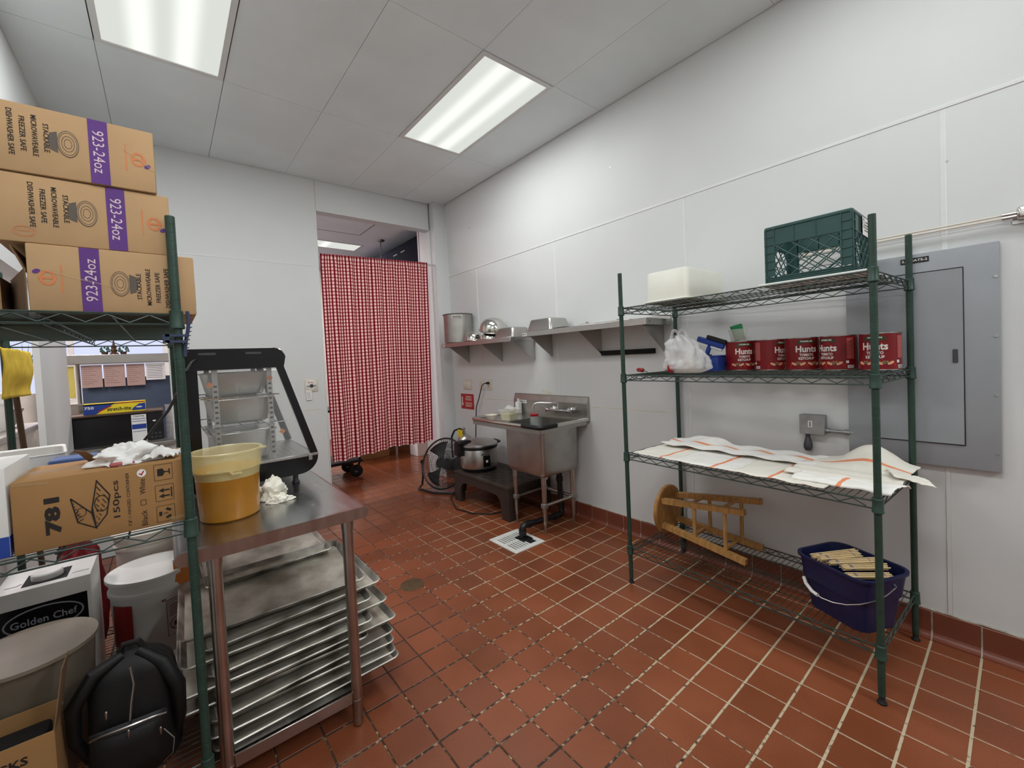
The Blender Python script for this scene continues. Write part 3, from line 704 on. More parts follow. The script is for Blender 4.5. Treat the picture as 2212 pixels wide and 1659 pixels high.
# translucent storage bin, upside down
t = thing('storage_bin', 'milky white translucent plastic storage bin turned upside down on the top shelf', 'bin', (.86, .172, ZT))
bm_ = MB(); w1, d1, w2, d2, h = .225, .130, .215, .122, .172
secs = [(w1, d1, 0), (w1, d1, .012), (w1-.004, d1-.004, .013), (w2, d2, h-.012), (w2-.004, d2-.004, h-.003), (w2-.012, d2-.012, h)]
for a, b, z in secs: bm_.v += [Vector((x, y, z)) for x, y in rrect(-a, a, -b, b, .026, 5)]
n = len(rrect(-1, 1, -1, 1, .1, 5))
bm_.f = [(j*n+i, j*n+(i+1) % n, (j+1)*n+(i+1) % n, (j+1)*n+i) for j in range(len(secs)-1) for i in range(n)] + [tuple(range((len(secs)-1)*n, len(secs)*n))]
bm_.build('shell', M_BIN, t)
MB().tube([(x, y, .006) for x, y in rrect(-.228, .228, -.133, .133, .028, 5)], .004, 6, closed=True).build('rim', M_BIN, t)

# ------------------------------------------------------------------ right shelving, second shelf
Z2 = 1.2785
CANR, CANH = .0752, .170
def can_label(t, body, ang):
    """printed label; u runs round the can (metres), u=0 faces ang"""
    def fm(l): return lambda u, v: Vector(((CANR+l)*cos(ang+u/CANR), (CANR+l)*sin(ang+u/CANR), v))
    L0, L1, L2, L3 = fm(.0005), fm(.0009), fm(.0013), fm(.0017)
    for s in (0, pi):                                                  # front and back of the label
        d = s*CANR
        p = Print(L0)
        for (u, v, a, b) in ((.0, .105, .034, .030),): p.poly([(d+u+a*cos(x), v+b*sin(x)) for x in [2*pi*i/20 for i in range(20)]])
        p.build('label_spot', M_CAN2, body)
        p = Print(L1)
        for u in (-.036, .036):
            p.poly([(d+u+.044*cos(x), .007+.041*sin(x)) for x in [pi*i/14 for i in range(15)]])
        p.build('label_tomatoes', M_CANT, body)
        p = Print(L2)
        for u in (-.036, .036):
            for k in range(3): p.ell(d+u-.020+.020*k, .034+.003*(k == 1), .014, .006, (-.5, 0, .5)[k], 12)
        p.build('label_highlights', M_CANC, body)
        p = Print(L3)
        for u in (-.036, .036):
            for k in range(5): p.line([(d+u, .037), (d+u+.015*cos(k*1.3), .037+.007*sin(k*1.3))], .003)
        q = [(d-.038+.076*i/10, .141+.010*sin(pi*i/10)) for i in range(11)]
        p.line(q, .016); p.build('label_green_print', M_CANG, body)
        p = Print(fm(.0022))
        p.text('PREMIUM', d, .149, .008, width=.052, bold=.02)
        p.text('Hunts', d, .110, .034, width=.092, bold=.03)
        p.text('TOMATO', d, .080, .0135, width=.060, bold=.03); p.text('KETCHUP', d, .0615, .0135, width=.068, bold=.03)
        p.build('label_text', M_WINK, body)
        p = Print(L1); u = d + .085
        p.rect(u, u+.034, .055, .155, 4)
        p.rect(u-.118-.085+.085-.04, u-.118-.02, .055, .155, 4) if False else None
        p.build('label_facts_panel', M_CANP, body)
        p = Print(L2)
        for k in range(14): p.line([(u+.003, .150-.0068*k), (u+.031-.006*(k % 3), .150-.0068*k)], .0012)
        p.build('label_fine_print', M_CAN, body)
        p = Print(L2); p.rect(u+.002, u+.032, .010, .024, 3); p.rect(u-.004, u+.008, .034, .046, 2); p.build('label_barcode_patch', M_PAPER, body)
        p = Print(L3)
        for k in range(9): p.rect(u+.005+.003*k, u+.0062+.003*k, .012, .022)
        p.build('label_barcode', M_INK, body)
cans = [(1.120, -.010, -.30, 'leftmost ketchup can, the one carrying the plastic cup'), (1.122, -.167, -.93, 'second ketchup can from the left, turned to show its printed side panel'),
        (1.112, -.326, -.25, 'middle ketchup can of the row of five'), (1.098, -.486, .70, 'fourth ketchup can from the left, label turned away to the left'),
        (1.060, -.650, .24, 'rightmost ketchup can standing behind the front shelf post')]
for x, y, turn, lab in cans:
    t = thing('food_can', 'large red ' + lab, 'can', (x, y, Z2), 0, 'ketchup cans on the second shelf')
    body = MB().lathe([(CANR-.003,.0),(CANR,.003),(CANR,CANH-.003),(CANR-.003,CANH-.0015)], 40, caps=True).build('body', M_CAN, t)
    MB().lathe([(CANR-.004,CANH-.006),(CANR+.0014,CANH-.004),(CANR+.0016,CANH-.001),(CANR,CANH+.0008),(CANR-.003,CANH),(CANR-.004,CANH-.004),(.03,CANH-.0035)], 40).build('top_rim', M_TIN, t)
    MB().lathe([(CANR-.004,.0),(CANR+.0014,.0004),(CANR+.0014,.0035),(CANR,.005)], 40, caps=False).build('bottom_rim', M_TIN, t)
    ang = math.atan2(CP.y-y, CP.x-x)
    can_label(t, body, ang - turn*1.0)
# deli cup with a green beaker
zc = Z2+CANH+.001
t = thing('deli_cup', 'small clear plastic deli cup standing on the leftmost ketchup can', 'cup', (1.120, -.004, zc))
MB().lathe([(.004,.0012),(.038,.001),(.040,.004),(.052,.066),(.054,.066),(.0545,.070),(.052,.0705),(.0505,.066),(.0385,.006),(.004,.004)], 28).build('cup_wall', M_MILKY, t)
g = thing('green_beaker', 'green translucent plastic beaker tipped into the deli cup', 'cup', (1.121, -.012, zc+.0075), 0, None, (rad(-8), rad(-14), 0))
MB().lathe([(.004,.002),(.026,.0),(.028,.002),(.034,.088),(.032,.088),(.0265,.004),(.004,.004)], 24).build('beaker_wall', M_GREENT, g)
# shopping bag
t = thing('plastic_bag', 'knotted white plastic shopping bag with something pale inside on the second shelf', 'bag', (.85, .172, Z2))
def bagpt(u, v):
    a = 2*pi*u; z = .215*v
    r = (.122*(1-.05*sin(3*a)) * (min(1, .55+v*4) if v < .12 else 1) * (1-.45*v**1.7) + .010*sin(5*a+4*v)*v + .006*sin(11*a-7*v))
    if v > .86: r *= 1-(v-.86)*3.2
    q = Vector((cos(a)*3, sin(a)*3, v*4)); d = noise.noise(q)*.020*(v > .02) + noise.noise(q*3.1)*.008*(v > .02)
    r = max(.01, r+d)
    return Vector((r*.72*cos(a), r*1.08*sin(a) + .055*v*v, z + .012*sin(a*2)*v))
bag = MB().grid(bagpt, 64, 30).build('bag_body', M_BAG, t, angle=75)
for s in (-1, 1):
    pts = [(s*.012+.006*sin(k), .050 + .030*s + .026*cos(a), .185+.068*sin(a)) for k, a in enumerate([pi*i/10 for i in range(11)])]
    MB().tube(pts, [.013]*2+[.009]*7+[.013]*2, 8).build('handle', M_BAG, t)
RB(-.045, .05, -.075, .045, .004, .085, .03, 3).build('bundle_inside', M_BUFF, t)
RB(-.060, -.02, .06, .10, .004, .05, .012, 2).build('red_packet_inside', M_REDP, t)
# screwdriver
t = thing('screwdriver', 'red handled tool lying near the left end of the second shelf', 'tool', (.905, .525, Z2+.0015), rad(-128))
MB(Matrix.Translation((0,0,.014)) @ Matrix.Rotation(pi/2, 4, 'Y')).lathe([(.004,-.05),(.012,-.048),(.014,-.03),(.012,.0),(.0145,.03),(.011,.048),(.007,.052)], 12).build('handle', M_REDP, t)
MB().cyl((-.05,0,.014), (-.065,0,.014), .009, .007, 12).build('end_cap', M_BLACK, t)
MB().cyl((.05,0,.014), (.14,0,.0035), .003, n=8).build('shaft', M_STEEL, t)
# blue box with brush
t = thing('dustpan', 'blue plastic dustpan box standing between the bag and the cans', 'dustpan', (1.06, .105, Z2))
RB(-.07, .07, -.045, .075, 0, .085, .006, 2).build('pan_box', M_BLUEP, t)
RB(-.072, .072, -.047, .077, .085, .093, .004, 1).build('lid', M_BLUEP, t)
RB(-.02, .02, .03, .06, .093, .10, .003, 1).build('clip', M_BLACK, t)
br = thing('squeegee', 'blue handled squeegee with black rubber blade propped behind the white bag', 'squeegee', (1.07, .165, Z2+.0945), 0, None, (rad(20), 0, 0))
RB(-.012, .012, -.085, .085, .065, .098, .005, 1).build('blade_holder', M_BLUEP, br)
RB(-.015, .005, -.090, .030, .098, .122, .003, 1).build('rubber_blade', M_BLACK, br)
RB(-.008, .008, -.08, .06, .050, .065, .003, 1).build('scraper_edge', M_PAPER, br)
RB(-.010, .010, -.012, .012, .0, .065, .004, 1).build('handle', M_BLUEP, br)
k = thing('key_ring', 'small dark blue key tag hanging beside the plastic bag', 'tag', (.92, .345, Z2))
MB().lathe([(.003,0),(.014,.001),(.011,.010),(.006,.04),(.002,.055)], 10).build('tag_body', M_NAVY, k)

# ------------------------------------------------------------------ right shelving, third shelf: towels
Z3 = .7985
S = Matrix.Translation((.585, -.714, 0)) @ Matrix.Rotation(RZ, 4, 'Z')      # shelf frame: x along shelf towards the far end, y negative into the wall
def towel(label, x0, x1, y0, y1, hfn, stripes, axis, seed, skew=0.0, z0=0.0):
    key = 'towel_%d' % seed
    m = cloth(key, (240, 236, 224) if seed % 2 else (244, 242, 236), (236, 150, 112), axis, pos=stripes, width=.016)
    def fn(u, v):
        x = x0+(x1-x0)*u + skew*(v-.5); y = y0+(y1-y0)*v
        e = .006*noise.noise(Vector((u*9, v*9, seed)))
        edge = min(u, 1-u, v, 1-v)
        x += .010*noise.noise(Vector((v*7, seed, 0)))*(1 if edge < .08 else .3); y += .010*noise.noise(Vector((u*7, seed, 5)))*(1 if edge < .08 else .3)
        z = Z3 + z0 + .004 + hfn(u, v) + .0045*(1+noise.noise(Vector((u*5, v*6, seed+3)))) + abs(e)*.3
        return S @ Vector((x, y, z))
    o = MB().grid(fn, 44, 36, lambda u, v: (abs(x1-x0)*u, abs(y1-y0)*v)).build('kitchen_towel', m, smooth=True, angle=80, solid=.003)
    return tag(o, label, 'towel', 'striped towels on the third shelf')
flat0 = lambda u, v: 0
towel('white towel with one orange stripe at the far left end of the towel shelf', .86, 1.150, -.012, -.50, lambda u, v: .012*max(0, v-.8)*5, (.10,), 0, 1)
towel('white towel with an orange stripe, second along the shelf edge', .535, .875, .004, -.36, flat0, (.12,), 0, 2, z0=.003)
towel('white towel with an orange stripe hanging at mid shelf edge', .17, .545, .012, -.42, flat0, (.21,), 0, 3, z0=.005)
towel('long rumpled towel with an orange stripe running along the back of the shelf', .30, 1.13, -.27, -.50, lambda u, v: .012 + .035*max(0, sin(u*9+1))*(v > .55)*(v-.55)*2*(u > .55) + .010*sin(u*14+v*5)**2, (.13,), 1, 4, z0=.006)
towel('folded towel bunched into a hump at the right end of the towel shelf', -.035, .36, -.10, -.53, lambda u, v: .015 + .095*math.exp(-((u-.40)/.26)**2-((v-.86)/.22)**2) + .012*sin(v*14)**2*(1-v), (.28,), 1, 5, z0=.004)
towel('thick folded towel with a short orange stripe at the right front of the towel shelf', -.045, .30, -.045, -.20, lambda u, v: .020*sin(pi*min(1, max(0, v*1.0)))**.4 + .004, (.17,), 0, 6, skew=-.03, z0=.002)
towel('corner of a cream towel poking out past the right end post', -.105, .02, -.22, -.34, lambda u, v: .035 - .02*(1-u), (), 0, 7, skew=.05, z0=.006)

# ------------------------------------------------------------------ right shelving, bottom shelf: stool and bucket
Z4 = .2225
st = thing('wooden_stool', 'round seated wooden bar stool lying on its side on the bottom shelf', 'stool', (.99, .40, Z4))
seat = MB(Matrix.Translation((0, .0, .158)) @ Matrix.Rotation(pi/2, 4, 'X')).lathe([(.02,-.030),(.148,-.030),(.156,-.024),(.157,-.006),(.150,.0),(.02,.0)], 40).build('seat', M_WOODD, st)
E0 = {}
for i, sx in enumerate((-1, 1)):
    for j, sz in enumerate((-1, 1)):
        a = Vector((sx*.082 - .005, -.002, .158+sz*.078)); b = Vector((sx*.118+.015, -.505, .155 + sz*.137)); d = (b-a).normalized()
        z = Vector((0, 0, 1)); s = d.cross(z).normalized(); u = s.cross(d)
        E0[i, j] = (a, b)
        lg = MB()
        vs = []
        for p, r in ((a, .0165), (b, .0155)):
            for ca, cb2 in ((-1,-1),(1,-1),(1,1),(-1,1)): vs.append(p + s*(r*ca) + u*(r*cb2))
        lg.add(vs, [(3,2,1,0),(4,5,6,7),(0,1,5,4),(1,2,6,5),(2,3,7,6),(3,0,4,7)])
        lg.build('leg', M_WOOD, st, smooth=False)
for f, pairs in ((.42, (((0,0),(0,1)), ((1,0),(1,1)))), (.78, (((0,0),(0,1)), ((1,0),(1,1)))), (.36, (((0,0),(1,0)), ((0,1),(1,1)))), (.74, (((0,0),(1,0)), ((0,1),(1,1))))):
    for p, q in pairs:
        a = E0[p][0].lerp(E0[p][1], f); b = E0[q][0].lerp(E0[q][1], f)
        MB().cyl(a, b, .0105, n=10).build('rung', M_WOOD, st)
p = Print(lambda u, v: Vector((u, -.0308, v)))
p.line([(-.055,.17),(-.062,.18),(-.05,.187),(-.06,.196),(-.052,.205)], .003).line([(-.03,.19),(-.028,.20)], .003); p.build('pencil_mark', M_INK, seat)
# bucket
bk = thing('mop_bucket', 'navy blue rectangular bucket full of bamboo skewers on the bottom shelf', 'bucket', (.765, -.585, Z4), rad(-24))
def bring(a, b, z, r): return [Vector((x, y, z)) for x, y in rrect(-a, a, -b, b, r, 5)]
secs = [(.098,.118,.002,.05),(.100,.120,.0,.05),(.104,.124,.004,.05),(.118,.138,.13,.055),(.124,.144,.132,.055),(.134,.156,.225,.06),(.141,.163,.228,.06),(.141,.163,.238,.06),(.131,.153,.238,.058),(.115,.136,.13,.05),(.100,.120,.008,.045)]
m_ = MB()
for s_ in secs: m_.v += bring(*s_)
n = 24
m_.f = [(j*n+i, j*n+(i+1) % n, (j+1)*n+(i+1) % n, (j+1)*n+i) for j in range(len(secs)-1) for i in range(n)] + [tuple(range((len(secs)-1)*n, len(secs)*n)), tuple(range(n-1, -1, -1))]
m_.build('shell', M_NAVY, bk)
MB().tube([(.0+.0, .166, .215), (.0, .176, .205)], .006, 8).build('handle_lug', M_NAVY, bk); MB().tube([(0, -.166, .215), (0, -.176, .205)], .006, 8).build('handle_lug', M_NAVY, bk)
hp = [(0, .176, .208)] + [(-.168*sin(pi*i/12), .176*cos(pi*i/12), .208-.105*sin(pi*i/12)) for i in range(1, 12)] + [(0, -.176, .208)]
hd = MB().tube(hp, .0022, 6).build('wire_handle', M_STEEL, bk)
gp = [Vector(hp[i]) for i in (3, 4, 5, 6)]
MB().tube([gp[0].lerp(gp[1], .3), gp[1], gp[2], gp[2].lerp(gp[3], .6)], .0075, 10).build('grip', M_WHITEP, hd)
bl = ['topmost bundle lying across the back of the blue bucket', 'bundle with its tied end pointing at the left rim of the bucket', 'bundle in the middle of the bucket under the others', 'bundle at the front rim of the bucket', 'bundle tucked low at the left inside the bucket', 'loose flat bundle nearest the front corner of the bucket']
for k, (dx, dy, dz, a) in enumerate(((.012, .062, .236, -14), (-.016, .022, .246, -8), (.004, -.020, .240, -22), (.014, -.062, .233, -15), (-.006, .050, .216, -8), (.0, -.088, .210, -17))):
    M = Matrix.Translation((.765, -.585, Z4)) @ Matrix.Rotation(rad(-24), 4, 'Z') @ Matrix.Translation((dx, dy, dz)) @ Matrix.Rotation(rad(a), 4, 'Z') @ Matrix.Rotation(rad(2 if k % 2 else -3), 4, 'Y')
    t = thing('skewer_bundle', 'pale bamboo skewer ' + bl[k], 'skewers', (0,0,0), 0, 'skewer bundles in the bucket'); t.matrix_world = M
    s = MB(); L = .118 - .003*k
    for q in range(12):
        rr = .0035*math.sqrt(q+.5); an = q*2.4; y, z = rr*1.5*cos(an), rr*.9*sin(an); o = RNG.uniform(-.005, .005)
        s.cyl((-L+o, y, z), (L*.75+o, y*1.1, z*1.1), .0024, n=6)
    s.build('sticks', M_SKEWER, t)
    for x in (-L*.72, -L*.66, L*.45): MB().tube([(x+.002*sin(3*i), .0172*cos(2*pi*i/14), .0115*sin(2*pi*i/14)) for i in range(14)], .001, 5, closed=True).build('rubber_band', M_BLUEP, t)

# ------------------------------------------------------------------ electrical panel, junction box, cables on the right wall
XF = XW - .0005
t = thing('electrical_panel', 'grey electrical panel with closed door behind the right shelving', 'panel', (XF, -.755, .83))
RB(-.036, 0, -.258, .258, 0, .975, .003, 2).build('cover_plate', M_GREY, t)
d = RB(-.0395, -.034, -.152, .155, .105, .885, .0015, 1).build('door', M_GREY, t)
RB(-.0435, -.038, -.135, -.118, .47, .53, .002, 1).build('latch', M_GREYD, d)
MB().box(-.0405, -.0350, -.1545, -.1525, .103, .887).box(-.0405, -.035, .1555, .1575, .103, .887).box(-.0405, -.035, -.152, .155, .886, .888).box(-.0405, -.035, -.152, .155, .102, .104).build('door_gap', M_BLACKM, t, smooth=False, kind='stuff')
for k in range(4): MB().cyl((-.038, -.247, .08+.25*k), (-.034, -.247, .08+.25*k), .006, n=8).build('screw', M_STEEL, t)
lb = RB(-.0385, -.036, -.048, .048, .934, .958, .001, 1).build('name_label', M_BLACK, t, label='black name label with white letters')
Print(lambda u, v: Vector((-.0392, -u, v))).text('S. MEATS-2', .0, .946, .011, width=.086, bold=.02).build('label_text', M_WINK, lb)
t = thing('junction_box', 'small grey junction box on the wall above the towels', 'box', (XF, -.341, .924))
bx = RB(-.050, 0, -.056, .056, 0, .104, .004, 2).build('box_body', M_GALV, t)
RB(-.054, -.049, -.058, .058, -.002, .106, .003, 1).build('cover', M_GALV, t)
MB().tube([(-.028, -.05, .022), (-.028, -.175, .022)], .0095, 10).build('conduit', M_GALV, t)
for y in (-.062, -.150): MB().cyl((-.028, y+.012, .022), (-.028, y-.012, .022), .0135, n=12).build('coupling', M_GALV, t)
Print(lambda u, v: Vector((-.0547, -u, v))).rect(-.018, .002, .038, .072).build('sticker', M_PAPER, t)
pr = Print(lambda u, v: Vector((-.0552, -u, v)))
for k in range(3): pr.rect(-.013, -.003, .043+.009*k, .048+.009*k)
pr.build('sticker_print', M_INK, t)
cn = MB().cyl((-.03, .026, 0), (-.03, .026, -.022), .011, n=12).build('cable_connector', M_GREYD, t)
MB().lathe([(.008,-.02),(.013,-.026),(.021,-.06),(.021,-.078),(.014,-.095),(.004,-.097)], 14, (-.03, .026, 0)).build('plug', M_GREYD, t)
for k, z in enumerate((1.906, 1.893)):
    c = thing('wall_cable', ('upper' if k == 0 else 'lower') + ' of two thin cream cables running behind the milk crate', 'cable', (XF-.03, -.62, z))
    MB().tube([(0, .35, .0), (0, -.1, .0), (0, -.415, 0)], .0038, 8).build('sheath', M_CREAM, c)
    MB().cyl((0, -.40, 0), (0, -.445, 0), .008, n=10).build('fitting', M_STEEL, c)
t = thing('conduit_body', 'shiny metal conduit fitting at the right edge of the wall', 'fitting', (XF, -1.095, 1.90))
RB(-.055, -.005, -.040, .036, -.022, .028, .012, 3).build('fitting_body', M_POLISH, t)
MB().cyl((-.03, -.03, 0), (-.03, -.5, 0), .013, n=14).build('pipe', M_GALV, t)
RB(-.006, 0, -.05, .05, -.035, .0, .002, 1).build('strap', M_STEEL, t)

# ------------------------------------------------------------------ wall shelves and what stands on them
def wall_shelf(label, y0, y1, ztop, brackets, marks):
    t = thing('wall_shelf', label, 'shelf', (XF, (y0+y1)/2, ztop), 0, 'stainless wall shelves'); L = (y1-y0)/2; x0 = -.308
    p = MB().rbox(x0, -.001, -L, L, -.004, 0, .0015, 1)
    p.build('shelf_plate', M_STEEL, t)
    RB(x0-.002, x0+.003, -L, L, -.043, 0, .0015, 1).build('front_lip', M_STEEL, t)
    RB(-.005, -.001, -L, L, -.004, .03, .0015, 1).build('back_lip', M_STEEL, t)
    for s in (-1, 1): RB(x0, -.01, s*L-.002, s*L+.002, -.043, 0, .001, 1).build('end_lip', M_STEEL, t)
    for y in brackets:
        yl = y-(y0+y1)/2
        b = MB().prism([(-.002,-.004),(-.285,-.004),(-.285,-.03),(-.012,-.225),(-.002,-.225)], lambda u, v: (u, yl-.0015, v), lambda u, v: (u, yl+.0015, v)).build('bracket', M_STEEL, t, smooth=False)
        B(-.003, -.001, yl-.001, yl+.026, -.225, -.004).build('flange', M_STEEL, b, smooth=False)
    for y in marks:
        yl = y-(y0+y1)/2
        lb = B(x0-.0028, x0-.002, yl-.055, yl+.0, -.034, -.010).build('maker_label', M_PAPER, t, smooth=False)
        pr = Print(lambda u, v: Vector((x0-.0034, yl-u, v)))
        pr.rect(.006, .018, -.028, -.016).line([(.022, -.018), (.05, -.018)], .004).line([(.022, -.026), (.044, -.026)], .003); pr.build('label_print', M_BLUEG, lb)
    for s in (-1, 1):
        for x in (-.27, -.04): MB().cyl((x, s*(L+.001), -.022), (x, s*(L+.005), -.022), .005, n=8).build('bolt', M_GALV, t)
wall_shelf('stainless wall shelf nearest the corner holding pots and bowls', 1.885, 3.115, 1.607, (3.02, 2.40, 1.90), (3.10,))
wall_shelf('stainless wall shelf on the right holding upturned pans', .487, 1.722, 1.634, (1.665, 1.10, .545), (1.715,))
RBs = RB(XF-.022, XF, .615, 1.095, 1.398, 1.436, .003, 1).build('knife_strip', M_BLACKM); tag(RBs, 'black magnetic bar fixed to the wall under the right steel shelf', 'knife rack')
ZA = 1.6085; ZB = 1.6355
t = thing('stock_pot', 'tall aluminium stock pot at the corner end of the wall shelf', 'pot', (1.078, 2.985, ZA))
MB().lathe([(.02,.0),(.148,.0),(.157,.008),(.159,.310),(.164,.312),(.165,.320),(.160,.322),(.155,.318),(.153,.012),(.02,.010)], 44).build('pot_body', M_STEEL2, t)
MB().tube([(.1645*cos(2*pi*i/44), .1645*sin(2*pi*i/44), .318) for i in range(44)], .0045, 6, closed=True).build('rim', M_GREYD, t)
for a in (rad(-125), rad(55)):
    M = Matrix.Rotation(a, 4, 'Z')
    MB(M).tube([(.158, -.042, .285), (.180, -.040, .285), (.186, -.030, .290), (.186, .030, .290), (.180, .040, .285), (.158, .042, .285)], .005, 8).build('handle', M_STEEL2, t)
    MB(M).box(.156, .163, -.055, .055, .270, .300).build('handle_plate', M_STEEL2, t, smooth=False)
def bowl(label, loc, r, h, rot=None):
    t = thing('mixing_bowl', label, 'bowl', loc, 0, 'steel mixing bowls on the wall shelf', rot)
    out = [(r*.28*k/3, h) for k in (3,)] ; prof = [(r+.010, 0), (r+.010, .002), (r, .004)]
    for i in range(1, 13):
        a = i/12*pi/2; prof.append((r*cos(a)**.8 if i < 12 else r*.02, .004+(h-.004)*sin(a)))
    inner = [(max(.002, p[0]-.002), p[1]-.002) for p in reversed(prof[2:])]
    MB().lathe(prof + inner, 40, caps=False).build('bowl_shell', M_POLISH, t)
    MB().tube([((r+.010)*cos(2*pi*i/40), (r+.010)*sin(2*pi*i/40), .0035) for i in range(40)], .003, 6, closed=True).build('rim', M_POLISH, t)
    return t
bowl('small polished bowl upside down next to the stock pot', (1.010, 2.585, ZA), .095, .100)
bowl('small polished bowl upside down beneath the tilted large bowl', (1.055, 2.355, ZA), .098, .082)
bowl('large polished bowl tilted on top of the small bowls', (1.085, 2.345, ZA+.095), .135, .125, (rad(16), rad(-10), 0))
def hotel_pan(name, label, loc, L, Wd, H, m, upside=True, rz=0.0, group='steel steam pans'):
    t = thing(name, label, 'pan', loc, rz, group)
    secs = [(L/2, Wd/2, 0, .03), (L/2, Wd/2, .003, .03), (L/2-.012, Wd/2-.012, .004, .022), (L/2-.014, Wd/2-.014, .012, .022), (L/2-.030, Wd/2-.030, H-.012, .03), (L/2-.036, Wd/2-.036, H-.003, .03), (L/2-.046, Wd/2-.046, H, .028)]
    if not upside: secs = [(a, b, H-z, r) for a, b, z, r in secs]
    mb = MB(); n = 24
    for a, b, z, r in secs: mb.v += [Vector((x, y, z)) for x, y in rrect(-a, a, -b, b, r, 5)]
    mb.f = [(j*n+i, j*n+(i+1) % n, (j+1)*n+(i+1) % n, (j+1)*n+i) for j in range(len(secs)-1) for i in range(n)] + [tuple(range((len(secs)-1)*n, len(secs)*n))]
    mb.build('pan_body', m, t, solid=.0015)
    MB().tube([(x, y, secs[0][2]+(.0018 if upside else -.0018)) for x, y in rrect(-L/2, L/2, -Wd/2, Wd/2, .03, 5)], .0025, 6, closed=True).build('rim', m, t)
    return t
hotel_pan('steam_pan', 'rectangular steel pan upside down beside the bowls on the corner shelf', (1.09, 2.045, ZA), .26, .31, .092, M_STEEL2, True)
hotel_pan('steam_pan', 'shiny steel pan upside down at the left end of the right wall shelf', (1.085, 1.545, ZB), .27, .325, .100, M_STEEL, True)
pl = RB(.945, 1.19, 1.215, 1.36, ZB, ZB+.006, .003, 1).build('baking_tray', M_BLACKM); tag(pl, 'thin dark tray lying flat beside the shiny pan', 'tray')
t = thing('pan_lid', 'shallow steel pan lid lying on the right wall shelf', 'lid', (1.07, 1.10, ZB))
MB().lathe([(.09,0),(.092,.002),(.075,.012),(.045,.020),(.01,.021)], 30, sy=.9).build('lid_plate', M_POLISH, t); MB().lathe([(.010,.02),(.012,.03),(.006,.034)], 12).build('knob', M_STEEL, t)
t = thing('pan_lid', 'flat steel pan cover at the middle of the right wall shelf', 'lid', (1.07, .80, ZB))
RB(-.10, .10, -.16, .16, 0, .008, .004, 2).build('lid_plate', M_STEEL2, t); MB().tube([(-.03,0,.006),(-.03,0,.02),(.03,0,.02),(.03,0,.006)], .003, 6).build('handle', M_STEEL, t)

# ------------------------------------------------------------------ switches, outlets, sign, cord
t = thing('switch_plate', 'cream three gang light switch plate near the corner', 'switch', (XF, 3.092, 1.125))
RB(-.007, 0, -.085, .085, -.058, .058, .003, 2).build('plate', M_CREAM, t)
for k in (-1, 0, 1):
    s = RB(-.010, -.006, k*.047-.012, k*.047+.012, -.034, .034, .002, 1).build('switch_rocker', M_WHITEP, t)
    RB(-.015, -.009, k*.047-.005, k*.047+.005, -.012, .008, .002, 1).build('toggle', M_WHITEP, s)
for k, (y, lab) in enumerate(((2.807, 'cream duplex wall outlet next to the switch plate'), (2.653, 'cream wall outlet with a black plug in it'))):
    t = thing('wall_outlet', lab, 'outlet', (XF, y, 1.130))
    RB(-.007, 0, -.042, .042, -.060, .060, .003, 2).build('plate', M_CREAM, t)
    for z in (-.022, .022):
        s = RB(-.010, -.006, -.016, .016, z-.015, z+.015, .004, 2).build('socket', M_CREAM, t)
        Print(lambda u, v: Vector((-.0106, -u, v))).rect(-.007, -.005, z-.004, z+.006).rect(.005, .007, z-.004, z+.006).ell(0, z-.009, .0025, .0025).build('slots', M_INK, s)
t = thing('power_cord', 'black power cord running from the wall outlet down behind the rice cooker', 'cord', (XF, 2.653, 1.152))
RB(-.045, -.012, -.014, .014, -.013, .013, .005, 2).build('plug', M_BLACK, t)
MB().tube([(-.045,.0,0),(-.058,.02,-.002),(-.062,.06,-.02),(-.058,.10,-.09),(-.05,.16,-.19),(-.05,.21,-.27),(-.05,.225,-.38),(-.06,.225,-.50),(-.07,.22,-.60),(-.10,.20,-.74),(-.13,.17,-.80)], .0055, 8).build('cable', M_BLACK, t)
t = thing('fire_sign', 'red rectangular fire extinguisher notice with a white arrow', 'sign', (XF, 3.115, .925))
RB(-.003, 0, -.135, .135, -.090, .090, .001, 1).build('board', M_RED, t)
p = Print(lambda u, v: Vector((-.0042, -u, v)))
p.poly([(-.112,.055),(-.092,.055),(-.092,-.025),(-.078,-.025),(-.102,-.060),(-.126,-.025),(-.112,-.025)]).build('arrow', M_WINK, t)
p = Print(lambda u, v: Vector((-.0042, -u, v)))
p.text('WARNING', .03, .058, .016, width=.12, bold=.02).text('PRECAUCION', .03, -.018, .015, width=.14, bold=.02)
for v in (.040, .028, .016, -.036, -.047, -.058): p.line([(-.04, v), (.105-.01*(int(v*1000) % 3), v)], .004)
p.build('lettering', M_WINK, t)

# ------------------------------------------------------------------ sink
t = thing('utility_sink', 'stainless one compartment utility sink with backsplash and drainboard', 'sink', (0, 0, 0))
X0, XB, Y0, Y1, ZR = .672, 1.212, 1.262, 2.185, .868
# basin walls (open box) in the near half
bs = MB(); bx0, bx1, by0, by1, bz = .735, 1.150, 1.318, 1.775, .455
def ring(a, z, r): return [Vector((x, y, z)) for x, y in rrect(bx0+a, bx1-a, by0+a, by1-a, r, 4)]
n = 20; secs = [ring(-.004, ZR-.006, .03), ring(0, bz+.05, .03), ring(.006, bz+.015, .03), ring(.02, bz, .03), ring(.022, bz+.004, .03), ring(.010, bz+.02, .03), ring(.004, bz+.05, .028), ring(0, ZR-.006, .028)]
bs.v = [v for s in secs for v in s]
bs.f = [(j*n+i, j*n+(i+1) % n, (j+1)*n+(i+1) % n, (j+1)*n+i) for j in range(3) for i in range(n)] + [tuple(range(4*n-1, 3*n-1, -1))]
bs.f += [(j*n+i, j*n+(i+1) % n, (j+1)*n+(i+1) % n, (j+1)*n+i) for j in range(4, 7) for i in range(n)] + [tuple(range(4*n, 5*n))]
bs.build('basin', M_STEEL2, t)
dk = MB(); zt = ZR-.006
